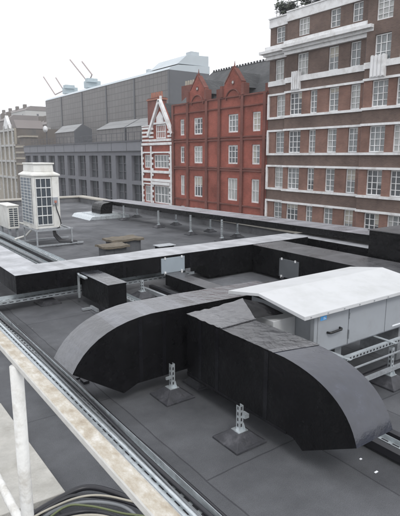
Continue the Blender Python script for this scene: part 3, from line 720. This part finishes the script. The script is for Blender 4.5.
def wall_open(mb, xf, th, y0, y1, z0, z1, ops):
    """wall panel as boxes round the openings ops=(ya,yb,za,zb)"""
    ys = sorted(set([y0, y1]+[v for o in ops for v in o[:2] if y0 < v < y1]))
    for p, q in zip(ys[:-1], ys[1:]):
        c = (p+q)/2; hs = sorted([o[2:] for o in ops if o[0] < c < o[1]]); z = z0
        for (za, zb) in hs:
            if za > z+1e-6: mb.box((xf, p, z), (xf+th, q, za))
            z = max(z, zb)
        if z1 > z+1e-6: mb.box((xf, p, z), (xf+th, q, z1))

# ---- brown brick mansion flats
ap = thing('apartment_building', 'tall brown brick apartment block with white bands and cornice', 'building', (32, 20, -12))
XF = {1: 30.0, 2: 29.55, 3: 29.1}
segs = [(1, 29.66, 32.0), (2, 22.0, 29.66), (3, 8.0, 22.0)]
cols = {1: [(30.11, 31.10)], 2: [(27.9, 29.18), (26.38, 27.08), (24.41, 25.30), (22.59, 23.41)], 3: [(20.15, 21.35), (18.4, 19.55), (16.3, 17.6), (14.2, 15.4), (12.2, 13.4), (10.0, 11.2)]}
bars = {1: (2, 4), 2: (3, 4), 3: (3, 4)}
base_tops = [7.10, 4.25, 1.42, -1.45, -4.3]
brown = MB(); courses = MB()
box((30.6, 8.05, -11.98), (44, 31.95, 12.6)).build('core', 'brown_brick', ap)
for (sg, y0, y1) in segs:
    xf = XF[sg]
    for i, zt in enumerate(base_tops):
        zb = zt-1.72 if i else 5.42
        es = [y0]+sorted(v for p in cols[sg] for v in p)+[y1]
        for p, q in zip(es[0::2], es[1::2]): box((xf+.02, p, zb), (xf+.57, q, zt)).build('brick_pier', 'pier_brick', ap)
        for (a_, b__) in cols[sg]:
            cc = 2 if b__-a_ < 1.05 else 3
            window(ap, xf+.02, a_, b__, zb+.02, zt-.02, cc, 4)
        courses.box((xf-.12, y0-.0, zt+.001), (xf+.57, y1+.0, zt+.15)); courses.box((xf-.14, y0, zb-.17), (xf+.57, y1, zb-.001))
        znext = base_tops[i+1] if i+1 < len(base_tops) else -11.98
        brown.box((xf, y0, znext+.151), (xf+.58, y1, zb-.171))
    # storey above: plain band, then windows z 8.4..9.9 then cornice, top windows
    brown.box((xf, y0, 7.251), (xf+.58, y1, 7.85))
    courses.box((xf-.12, y0, 7.851), (xf+.57, y1, 8.24))
    ucols = {1: [(30.35, 31.35)], 2: [(27.4, 28.5), (24.6, 25.5), (22.75, 23.6)], 3: cols[3]}[sg]
    up = MB(); up2 = MB()
    z1a, z2a = (8.30, 9.88)
    ops = [(a_, b__, 8.242, 9.88) for a_, b__ in ucols]
    wall_open(up, xf+.02, .56, y0, y1, 8.242, 9.9 if sg < 3 else 10.7, ops)
    for (a_, b__) in ucols: window(ap, xf+.02, a_, b__, 8.26, 9.86, 2 if b__-a_ < 1.05 else 3, 3)
    if sg < 3:
        ops = [(a_, b__, 11.1, 12.33) for a_, b__ in ucols]
        wall_open(up2, xf+.02, .56, y0, y1, 10.9, 12.34, ops)
        for (a_, b__) in ucols: window(ap, xf+.02, a_, b__, 11.1, 12.32, 2 if b__-a_ < 1.05 else 3, 3)
    else:
        ops = [(a_, b__, 10.701, 12.1) for a_, b__ in ucols]
        wall_open(up2, xf+.02, .56, y0, y1, 10.701, 15.5, ops)
        for (a_, b__) in ucols: window(ap, xf+.02, a_, b__, 10.72, 12.08, 3, 4)
    up.build('upper_wall', 'brown_brick', ap); up2.build('attic_wall', 'brown_brick', ap)
brown.build('wall', 'brown_brick', ap)
for i, zt in enumerate(base_tops): courses.box((29.88, 31.85, (zt-1.72 if i else 5.42)), (30.57, 32.02, zt))
for zt in base_tops: pass
courses.build('white_course', 'stone_w', ap)
for y, xf in ((29.75, 30.0), (22.1, 29.55)): MB().tube([(xf-.2, y, -11.9), (xf-.2, y, 9.6)], .07, 8).build('downpipe', 'grey_dark', ap)
cn = MB()
# stepped cornice over segments 1 and 2, returning at the tall section
for (d, z0_, z1_) in [(.25, 9.90, 10.16), (.45, 10.161, 10.34), (.75, 10.341, 10.55), (.35, 10.551, 10.9)]:
    cn.box((29.55-d, 21.5, z0_), (29.56, 29.66+.0, z1_)); cn.box((30.0-d, 29.661, z0_), (30.01, 32.0+d*.7, z1_))
    cn.box((29.561, 22.0, z0_), (30.0, 29.66, z1_-.002))
cn.build('cornice', 'stone_w', ap)
pp = MB().box((29.45, 22.0, 12.341), (30.2, 29.66, 12.98)).box((29.9, 29.661, 12.341), (30.4, 32.05, 12.98)).box((29.4, 22.0, 12.99), (30.3, 29.66, 13.08)).box((29.82, 29.661, 12.99), (30.45, 32.1, 13.08))
pp.build('parapet', 'stone_w', ap)
# shield like white blocks breaking the lower band
for (yy, xf, w) in [(28.45, 29.55, .85), (20.9, 29.1, 1.1)]:
    k = MB().box((xf-.2, yy-w/2, 7.252), (xf-.001, yy+w/2, 8.55))
    for j in range(4): k.box((xf-.26, yy-w/2+w*(j+.12)/4, 7.3), (xf-.2005, yy-w/2+w*(j+.72)/4, 8.6))
    k.build('white_block', 'stone_w', ap)
box((29.6, 8.0, 15.51), (44, 22.0, 15.9)).build('top_parapet', 'stone_w', ap)
MB().box((29.75, 22.01, 13.0), (43, 22.03, 15.5)).build('return_wall', 'brown_brick', ap)
rl2 = MB()
for i in range(22):
    y = 22.2+i*.45; rl2.box((30.30, y, 13.081), (30.33, y+.03, 13.9))
rl2.box((30.29, 22.1, 13.9), (30.34, 31.8, 13.95)); rl2.box((30.29, 22.1, 13.5), (30.34, 31.8, 13.53))
rl2.build('roof_railing', 'grey_dark', ap)
# roof garden bushes
def bush(x, y, z, w, h, seed, m, label, name='potted_shrub', grp='shrubs on the roof of the brown flats'):
    random.seed(seed); t = thing(name, label, 'shrub', (x, y, z), grp)
    box((x-.3, y-.3, z), (x+.3, y+.3, z+.35)).build('planter', 'planter', t)
    MB().tube([(x, y, z+.35), (x+.03, y, z+.35+h*.35)], [.05, .03], 6).build('trunk', 'bark', t)
    lf = MB(); cl_ = [(random.uniform(-w/2, w/2)*.7, random.uniform(-w/2, w/2)*.7, random.uniform(.25, 1)*h) for _ in range(9)]
    for i in range(900):
        c_ = random.choice(cl_); rr = w*.28
        p = Vector((x+c_[0]+random.gauss(0, rr*.5), y+c_[1]+random.gauss(0, rr*.5), z+.3+c_[2]*.85+random.gauss(0, rr*.45)))
        if p.z < z+.36: p.z = z+.4
        d1_ = Vector((random.gauss(0, 1), random.gauss(0, 1), random.gauss(0, 1))).normalized()*.13; d2_ = d1_.orthogonal().normalized()*.07
        lf.add([p-d1_, p+d2_, p+d1_, p-d2_], [(0, 1, 2, 3)])
    lf.build('crown', m, t)
for i, (y, w, h_, m_, lab) in enumerate([
        (31.4, 1.1, 1.0, 'leaf', 'dark rounded shrub at the left corner of the flats roof'),
        (30.4, 1.0, .8, 'leaf2', 'grey-green low shrub second from the corner on the flats roof'),
        (29.0, 1.5, 1.4, 'leaf', 'tallest bushy shrub leaning over the flats parapet'),
        (27.8, 1.2, 1.0, 'leaf2', 'pale feathery shrub right of the tallest one on the flats roof'),
        (26.6, 1.1, 1.2, 'leaf', 'dark shrub fourth along, cut by the top edge of the picture'),
        (25.3, 1.2, 1.2, 'leaf', 'last dark shrub nearest the tall part of the flats')]):
    bush(30.75, y, 12.85, w*1.15, h_*1.1, 30+i, m_, lab)

# ---- red brick gabled building
rb = thing('brick_building', 'deep red brick building with two steep gables and slate roof', 'building', (33, 39, -12))
ry0, ry1 = 32.08, 46.7
wc = [(32.95, 34.0, 'n'), (35.9, 37.35, 'w'), (41.35, 42.85, 'w'), (44.55, 45.35, 'n')]
wr = [(4.40, 6.02), (1.58, 3.28), (-1.78, .30), (-4.9, -2.9), (-8.2, -6.1)]
w_ = MB(); ops = [(a_, b__, z0_, z1_) for (a_, b__, k) in wc for (z0_, z1_) in wr]
wall_open(w_, 30.0, .5, ry0, ry1, -11.98, 7.45, ops)
w_.build('wall', 'red_brick', rb)
box((30.501, ry0+.02, -11.98), (40, ry1-.02, 7.2)).build('core', 'red_dark', rb)
for (a_, b__, k) in wc:
    for (z0_, z1_) in wr: window(rb, 30.0, a_, b__, z0_, z1_, 2 if k == 'n' else 3, 3 if z1_ > 0.4 else 2, random.choice(['glass_l', 'glass_c', 'glass_d']), fw=.13, bw=.035)
led = MB()
for z in (7.46, 3.95, 6.55, 3.7, .95, 1.15, -2.2): led.box((29.86, ry0, z), (30.0-.001, ry1, z+.12))
led.build('string_course', 'red_dark', rb)
pil = MB()
for y in (32.15, 35.05, 38.35, 40.35, 43.6, 46.35): pil.box((29.80, y, -11.98), (29.858, y+.32, 7.46))
pil.build('pilaster', 'red_dark', rb)
gbs = []
for (c_, hw, pk) in [(36.6, 1.65, 10.0), (42.1, 1.6, 10.0)]:
    gb = MB(); gb.prism([(c_-1.4, 7.461), (c_+1.4, 7.461), (c_+1.4, 8.5), (c_+1.15, 8.75), (c_+.18, pk-.1), (c_, pk), (c_-.18, pk-.1), (c_-1.15, 8.75), (c_-1.4, 8.5)], 'x', 29.95, 30.4)
    gbs.append(gb.build('gable', 'red_brick', rb))

for gi, (c_, hw, pk) in enumerate([(36.6, 1.65, 10.0), (42.1, 1.6, 10.0)]):
    gt = MB(); gt.box((29.92, c_-.12, pk-.02), (30.2, c_+.12, pk+.12)); gt.tube([(30.1, c_, pk+.12), (30.1, c_, pk+.3), (30.1, c_, pk+.6)], [.07, .05, .015], 6)
    for s_ in (-1, 1): gt.bar((30.15, c_+s_*1.2, 8.72), (30.15, c_+s_*.12, pk-.05), .5, .10)
    for s_ in (-1, 1): gt.box((29.75, c_+s_*1.5-.16, 7.581), (30.42, c_+s_*1.5+.16, 8.55))
    gt.build('gable_coping', 'red_dark', gbs[gi])
for (c_, pk) in [(36.6, 10.0), (42.1, 10.0)]:
    mo = MB(); mo.tube([(29.949, c_, 8.75), (29.90, c_, 8.75)], .22, 16)
    # arched hood mould
    pts = [(29.90, c_+math.cos(t_)*1.0, 7.25+math.sin(t_)*.9) for t_ in [math.pi*i/12 for i in range(13)]]
    mo.tube(pts, .07, 6)
    mo.build('hood_mould', 'red_dark', rb)
rd = MB()
for (c_, pk) in [(36.6, 10.0), (42.1, 10.0)]: rd.tube([(29.899, c_, 8.75), (29.88, c_, 8.75)], .12, 14)
rd.build('roundel', 'haze_white', rb)
rf = MB()
rf.prism([(30.45, 7.46), (35.2, 11.3), (39.9, 7.46)], 'y', ry0+.02, ry1-.02)
for c_ in (36.6, 42.1): rf.prism([(c_-1.5, 8.2), (c_, 9.7), (c_+1.5, 8.2)], 'x', 30.401, 34.0)
rfo = rf.build('roof', 'slate', rb)
cr = MB()
for i in range(33): cr.box((35.15, ry0+.1+i*.44, 11.29), (35.25, ry0+.3+i*.44, 11.5))
cr.box((35.19, ry0+.05, 11.27), (35.21, ry1-.1, 11.35)); cr.build('ridge_crest', 'slate', rfo)
ck = MB().box((30.6, 32.2, 7.461), (31.6, 33.1, 8.35)).box((30.6, 39.2, 7.461), (31.2, 39.9, 8.5)).build('party_upstand', 'red_dark', rb)
chs = box((32.6, 47.0, 5), (33.5, 48.9, 9.9)).build('chimney', 'red_dark', rb)
pt = MB()
for i in range(4): pt.tube([(33.05, 47.2+i*.47, 9.901), (33.05, 47.2+i*.47, 10.45)], [.14, .11], 8)
pt.build('chimney_pot', 'cream_wall', chs)

# ---- white gabled house
wh = thing('gabled_house', 'narrow white and red striped house with pointed gable and many white windows', 'house', (33, 50, -12))
wy0, wy1 = 46.76, 53.4
ops = []
wins = [(47.5, 50.8, .95, 2.45, 5), (51.6, 53.0, .95, 2.45, 3), (47.3, 50.9, -3.0, -1.0, 5), (51.5, 53.0, -3.0, -1.1, 3), (47.6, 50.7, -6.4, -4.3, 4)]
b1 = MB(); wall_open(b1, 30, .4, wy0, wy1, -11.98, 3.9, [w[:4] for w in wins]); b1.build('wall', 'red_brick', wh)
for w in wins: window(wh, 30, w[0], w[1], w[2], w[3], w[4], 2, 'glass_c', fw=.12, bw=.05)
wt = MB()
for z in (2.62, -.95, -4.2): wt.box((29.88, wy0, z), (29.999, wy1, z+.16))
for y in (46.95, 50.85, 53.05):
    for k in range(18): wt.box((29.86, y-.1, -8+k*.62), (29.899, y+.45, -7.75+k*.62))
for z in (3.5, .4, -.55, -3.6): wt.box((29.85, wy0, z), (29.999, wy1, z+.28))
for y in (46.78, 51.0, 53.1):
    wt.box((29.80, y, -11.9), (29.849, y+.28, 3.4))
wt.box((29.8, 47.2, -.9), (29.849, 51.0, -.6))
wt.build('white_trim', 'stone_w', wh)
gw = (48.1, 50.1, 4.2, 5.7)
g = MB()
g.prism([(46.8, 3.9), (51.6, 3.9), (51.6, 4.9), (49.2, 8.2), (46.8, 4.9)], 'x', 30.02, 30.4); g.build('gable', 'red_brick', wh)
window(wh, 29.86, *gw, 5, 2, 'glass_c', fw=.12, bw=.05)
wt = MB()
wt.bar((29.9, 51.75, 4.6), (29.9, 49.2, 8.3), .36, .34).bar((29.9, 46.65, 4.6), (29.9, 49.2, 8.3), .36, .34)
wt.box((29.84, 46.9, 3.901), (30.018, 51.6, 4.15)).box((29.84, 47.8, 5.75), (30.018, 50.5, 5.95))
wt.prism([(48.5, 5.96), (49.9, 5.96), (49.9, 6.5), (49.2, 7.1), (48.5, 6.5)], 'x', 29.87, 30.018)
for z in (4.3, 4.75, 5.2): wt.box((29.84, 46.85, z), (30.018, 47.6, z+.22)); wt.box((29.84, 50.8, z), (30.018, 51.55, z+.22))
wt.box((29.95, 49.1, 8.25), (30.15, 49.3, 8.75))
wt.build('gable_trim', 'stone_w', wh)
tu = MB().box((30.0, 51.8, 3.901), (30.8, 53.3, 5.6)); tu.build('side_turret', 'red_brick', wh)
wt = MB()
for z in (3.95, 4.4, 4.85, 5.3): wt.box((29.93, 51.75, z), (29.999, 53.35, z+.22))
wt.box((29.93, 51.7, 5.61), (30.9, 53.4, 5.75)); wt.build('turret_band', 'stone_w', wh)
rr_ = MB().prism([(46.9, 4.9), (49.2, 8.0), (51.5, 4.9)], 'x', 30.41, 38).box((30.42, 51.6, 3.9), (38, 53.3, 4.9)).build('roof', 'slate', wh)
box((30.41, wy0+.02, -11.98), (38, wy1-.02, 3.89)).build('core', 'red_dark', wh)
c2_ = box((33.0, 54.3, 0), (34, 57.2, 9.3)).build('chimney', 'red_dark', wh)
pt = MB()
for i in range(5): pt.tube([(33.5, 54.6+i*.57, 9.301), (33.5, 54.6+i*.57, 10.0)], [.17, .13], 8)
pt.build('chimney_pot', 'terracotta', c2_)
box((32.9, 54.2, 9.0), (34.1, 57.3, 9.18)).build('chimney_band', 'terracotta', c2_)

# ---- grey modern front building
mb_ = thing('office_building', 'long low grey office building with paired dark windows between pale piers', 'building', (33, 75, -12))
my0, my1 = 53.45, 98.5
cent = [54.9+4.2*i for i in range(11)]
zrows = [(-.7, 2.35), (-4.3, -1.15), (-7.9, -4.75)]
ww = MB(); ops = [(c_-1.45, c_+1.45, z0_, z1_) for c_ in cent[1:] for z0_, z1_ in zrows]+[(53.6, 56.2, z0_, z1_) for z0_, z1_ in zrows]
wall_open(ww, 30, .6, my0, my1, -11.98, 2.75, ops); ww.build('wall', 'grey_stone', mb_)
for i, c_ in enumerate(cent):
    for (z0_, z1_) in zrows:
        a_, b__ = (c_-1.45, c_+1.45) if i else (53.6, 56.2)
        f = MB().box((30.35, (a_+b__)/2-.12, z0_), (30.5, (a_+b__)/2+.12, z1_)).box((30.35, a_, z0_), (30.5, a_+.1, z1_)).box((30.35, b__-.1, z0_), (30.5, b__, z1_))
        for z in (z0_, z0_+1.0, z0_+2.0): f.box((30.38, a_+.1, z), (30.5, (a_+b__)/2-.12, z+.08)).box((30.38, (a_+b__)/2+.12, z), (30.5, b__-.1, z+.08))
        f = f.build('window', 'grey_dark', mb_); box((30.51, a_, z0_), (30.55, b__, z1_)).build('pane', 'glass_d', f)
MB().box((29.8, my0, 2.92), (30.6, my1, 4.0)).build('fascia', 'grey_light', mb_)
MB().box((29.95, my0, 2.751), (30.6, my1, 2.919)).box((29.7, my0, 4.001), (30.65, my1, 4.16)).build('fascia_joint', 'grey_dark', mb_)
for i in range(10): box((29.78, 57+i*4.2, 2.93), (29.799, 57.08+i*4.2, 3.99)).build('joint', 'grey_dark', mb_)
box((30.601, my0+.02, -11.98), (44.7, my1-.02, 4.0)).build('core', 'grey_dark', mb_)
rl3 = MB()
for i in range(28): rl3.box((31.0, 54+i*1.6, 4.161), (31.05, 54.05+i*1.6, 5.2))
rl3.box((31.0, 54, 5.2), (31.05, 98, 5.25)).box((31.0, 54, 4.7), (31.05, 98, 4.73))
rl3.build('roof_railing', 'grey_dark', mb_)
lt = MB()
for y in (73.2, 76.0, 79.0): lt.box((43.98, y-1.0, 4.4), (44.0, y-.4, 5.4))

# ---- tall clad building
cb = thing('clad_building', 'tall dark grey panelled building with dark upright joints and pale curved metal roof', 'building', (55, 100, -12))
box((45, 71.0, -11.98), (52.9, 128.6, 15.7)).build('panel_wall', 'clad', cb)
for y in (117.8, 105.7, 93.9, 82.5, 71.1): box((44.85, y-.18, 3), (44.999, y+.18, 15.6)).build('upright_joint', 'clad_dark', cb)
box((45.02, 70.9, -11.98), (52.85, 70.998, 15.68)).build('end_wall', 'clad_dark', cb)
MB().prism([(44.9, 15.71), (45.3, 16.1), (46.7, 16.6), (53.0, 16.9), (53.0, 15.71)], 'y', 71.0, 128.5).build('metal_roof', 'clad_roof', cb, smooth=False)
MB().prism([(46.3, 16.61), (46.9, 16.9), (48.1, 17.9), (48.6, 18.3), (52.9, 18.5), (52.9, 16.91), (47, 16.8)], 'y', 71.2, 80).build('metal_roof', 'clad_roof', cb)
MB().box((49.6, 71.5, 18.2), (51.2, 73, 19.0)).box((50, 86, 16.8), (51, 87, 18.2)).build('roof_plant', 'clad_roof', cb)
dv = thing('glazed_canopy', 'leftmost pitched glazed canopy at the panelled building, with dark end wall', 'canopy', (41, 98, 4), 'pitched canopies on the low roof')
def canopy(root, y0, y1, x0, x1, xr):
    MB().box((x0+.2, y0+.25, 4.01), (x1, y1, 6.5)).build('side_wall', 'clad', root)
    MB().prism([(x0, 6.501), (x1+.1, 6.501), (x1+.1, 6.9), (xr, 7.85)], 'y', y0+.22, y1).build('glazed_roof', 'canopy', root)
    MB().prism([(x0+.1, 4.01), (x1, 4.01), (x1, 6.95), (xr, 7.8), (x0+.1, 6.5)], 'y', y0+.05, y0+.21).build('dark_end', 'clad_dark', root)
canopy(dv, 86, 95.5, 34.8, 38.2, 36.5)
for (y0, y1, x0, lab) in [(69.8, 80, 36.2, 'middle pitched glazed canopy at the foot of the panelled building'), (61.5, 69.5, 36.2, 'rightmost pitched glazed canopy, partly behind the brown chimney')]:
    canopy(thing('glazed_canopy', lab, 'canopy', (39, (y0+y1)/2, 4), 'pitched canopies on the low roof'), y0, y1, x0, x0+4.2, x0+2.6)
def bmu(y, zt, label, arms):
    t = thing('roof_crane', label, 'crane', (50, y, 17.5), 'window cleaning cranes on the panelled building')
    MB().box((49, y-1.4, 17.5), (52, y+1.2, 19.0)).box((48.6, y-2.0, 18.6), (51, y-.5, 19.4)).build('cab', 'crane_body', t)
    for (ya, za, yb, zb) in arms: MB().bar((49.5, ya, za), (49, yb, zb), .24).bar((49.5, ya, za), (49.6, y, 18.6), .22).build('arm', 'crane_arm', t)
bmu(112.6, 0, 'roof crane with two tilted arms, right one of two', [(115.2, 20.4, 121.3, 24.8), (110.2, 20.1, 114.3, 23.4)])
bmu(126, 0, 'roof crane with two thin tilted arms, left one at the roof corner', [(133.7, 18.0, 140.4, 23.2), (127.3, 18.3, 131.3, 21.9)])

# ---- far left
cbg = thing('terrace_house', 'cream and white bay-fronted house at the left edge', 'house', (33, 110, -12), 'older houses down the street')
b1 = MB(); ops = [(y, y+1.5, z, z+2.2) for y in (105.2, 108.4, 111.6, 114.8, 118) for z in (-5, -1.6, 1.8, 4.8)]
wall_open(b1, 30, .4, 104.6, 121, -11.98, 7.7, ops); b1.build('wall', 'cream_wall', cbg)
for o_ in ops: window(cbg, 30, *o_, 2, 2, fw=.12, bw=.05)
wt = MB()
for z in (7.2, 4.2, 1.1, -2.2): wt.box((29.7, 104.6, z), (29.999, 121, z+.4))
for y in (104.7, 107.4, 110.6, 113.8): wt.box((29.6, y, -11.9), (29.69, y+.5, 8.4))
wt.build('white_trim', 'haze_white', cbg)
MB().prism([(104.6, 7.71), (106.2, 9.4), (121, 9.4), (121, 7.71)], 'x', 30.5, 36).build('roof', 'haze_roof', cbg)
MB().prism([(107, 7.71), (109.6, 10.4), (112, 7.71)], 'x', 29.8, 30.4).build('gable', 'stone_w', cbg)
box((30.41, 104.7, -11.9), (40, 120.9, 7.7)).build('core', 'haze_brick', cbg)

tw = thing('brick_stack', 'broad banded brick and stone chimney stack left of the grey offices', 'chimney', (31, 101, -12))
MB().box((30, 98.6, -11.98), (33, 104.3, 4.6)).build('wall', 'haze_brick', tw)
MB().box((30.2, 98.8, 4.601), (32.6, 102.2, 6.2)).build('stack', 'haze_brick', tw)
k = MB()
for z in (.6, 1.7, 2.8, 3.9): k.box((29.9, 98.55, z), (29.999, 104.3, z+.35))
k.box((29.9, 98.6, 5.8), (32.7, 102.4, 6.1)).build('stone_band', 'cream_wall', tw)

random.seed(5)
farspec = [
    (48, 130, 60, 148, 12.2, 'haze_brick', 'haze_roof', 'hazy brown brick terrace left of the panelled building, long flat top'),
    (36, 126, 47, 142, 9.2, 'haze_brick', 'haze_white', 'lower hazy brown building in front of the far roofs with pale ledge'),
    (44, 160, 60, 185, 14.4, 'haze_brick', 'haze_roof', 'distant brown building with tall pitched roof at the left'),
    (30, 128, 35, 155, 10.2, 'haze_brick', 'haze_roof', 'distant narrow brown building at the left edge behind the cream house'),
    (62, 200, 90, 240, 21, 'haze_white', 'haze_roof', 'farthest pale roof rising above the brown terrace'),
]
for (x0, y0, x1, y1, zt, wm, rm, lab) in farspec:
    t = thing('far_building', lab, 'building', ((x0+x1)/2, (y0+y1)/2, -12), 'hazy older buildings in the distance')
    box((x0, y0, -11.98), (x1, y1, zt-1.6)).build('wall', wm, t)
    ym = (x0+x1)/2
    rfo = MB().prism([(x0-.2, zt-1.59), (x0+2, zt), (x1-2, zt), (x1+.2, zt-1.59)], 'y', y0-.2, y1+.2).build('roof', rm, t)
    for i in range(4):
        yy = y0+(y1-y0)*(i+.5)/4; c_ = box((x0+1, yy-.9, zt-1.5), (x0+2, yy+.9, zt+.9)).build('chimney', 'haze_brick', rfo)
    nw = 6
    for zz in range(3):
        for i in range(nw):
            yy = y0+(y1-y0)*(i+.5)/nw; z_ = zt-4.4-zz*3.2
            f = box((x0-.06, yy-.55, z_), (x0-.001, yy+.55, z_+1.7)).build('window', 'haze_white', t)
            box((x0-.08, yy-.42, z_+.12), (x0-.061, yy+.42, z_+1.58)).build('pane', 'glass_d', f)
        # end wall windows, seen from the roof
        for i in range(3):
            xx = x0+(x1-x0)*(i+.5)/3; z_ = zt-4.4-zz*3.2
            f = box((xx-.5, y0-.06, z_), (xx+.5, y0-.001, z_+1.7)).build('window', 'haze_white', t)
            box((xx-.38, y0-.08, z_+.12), (xx+.38, y0-.061, z_+1.58)).build('pane', 'glass_d', f)
ds = thing('satellite_dish', 'small round white dish on the low roof left of the panelled building', 'dish', (34, 101, 4))
MB().tube([(34, 97.5, 4.0), (34, 97.5, 7.0)], .08, 6).build('mast', 'grey_dark', ds)
MB().tube([(33.7, 97.3, 7.3), (33.9, 97.4, 7.3), (34.0, 97.45, 7.3)], [.62, .5, .1], 16).build('dish', 'stone_w', ds, smooth=True)

hz = box((-160, -160, -13.6), (310, 460, 32)).build('haze', 'felt'); hz['kind'] = 'stuff'
hm = bpy.data.materials.new('haze_air'); hm.use_nodes = True; hn = hm.node_tree; hn.nodes.clear()
ho = hn.nodes.new('ShaderNodeOutputMaterial'); hv = hn.nodes.new('ShaderNodeVolumePrincipled')
hv.inputs['Density'].default_value = HAZE; hv.inputs['Color'].default_value = (.97, .985, 1, 1); hv.inputs['Anisotropy'].default_value = .0
hn.links.new(hv.outputs[0], ho.inputs['Volume']); hz.data.materials[0] = hm

# ------------------------------------------------------------------ world, sun, camera
W = bpy.data.worlds.new('World'); S.world = W; W.use_nodes = True
nt = W.node_tree; bg = nt.nodes['Background']
EL, AZ = R(48), R(200)
sky = N(nt, 'ShaderNodeTexSky'); sky.sky_type = 'NISHITA'; sky.sun_disc = False; sky.sun_elevation = EL; sky.sun_rotation = AZ
sky.air_density = 1.5; sky.dust_density = 5
hs = N(nt, 'ShaderNodeHueSaturation'); hs.inputs['Saturation'].default_value = .25
nt.links.new(sky.outputs[0], hs.inputs['Color'])
tc = N(nt, 'ShaderNodeTexCoord'); cn_ = noise(nt, tc.outputs['Generated'], 2.2, 5, .5)
cr_ = ramp(nt, cn_.outputs[0], [(.3, (13.5, 13.75, 14.4)), (.7, (15.3, 15.55, 16.2))])
# colour ramps clamp above one is fine for float output; keep as factor scaled colour
mx = N(nt, 'ShaderNodeMix', data_type='RGBA'); mx.inputs[0].default_value = .88
nt.links.new(hs.outputs[0], mx.inputs[6]); nt.links.new(cr_.outputs[0], mx.inputs[7])
nt.links.new(mx.outputs[2], bg.inputs['Color']); bg.inputs['Strength'].default_value = .1
sl = bpy.data.lights.new('sun', 'SUN'); sl.energy = 1.2; sl.angle = R(14); sl.color = (1, .98, .95)
so = bpy.data.objects.new('sun', sl); COL.objects.link(so)
# sky sun_rotation is measured clockwise from +Y
d = Vector((math.sin(AZ)*math.cos(EL), math.cos(AZ)*math.cos(EL), math.sin(EL)))
so.rotation_euler = d.to_track_quat('Z', 'Y').to_euler(); so.location = d*50

cam = bpy.data.cameras.new('camera'); co = bpy.data.objects.new('camera', cam); COL.objects.link(co)
co.location = (0, 0, 2.3); co.rotation_euler = (R(90)-math.atan(102/504), 0, -R(90-54.3))
cam.sensor_fit = 'VERTICAL'; cam.sensor_height = 24; cam.lens = 24*504/516
cam.clip_start = .05; cam.clip_end = 2000
S.camera = co
S.view_settings.view_transform = 'Standard'; S.view_settings.look = 'None'
S.view_settings.gamma = 1; S.view_settings.exposure = 0; S.view_settings.use_curve_mapping = False
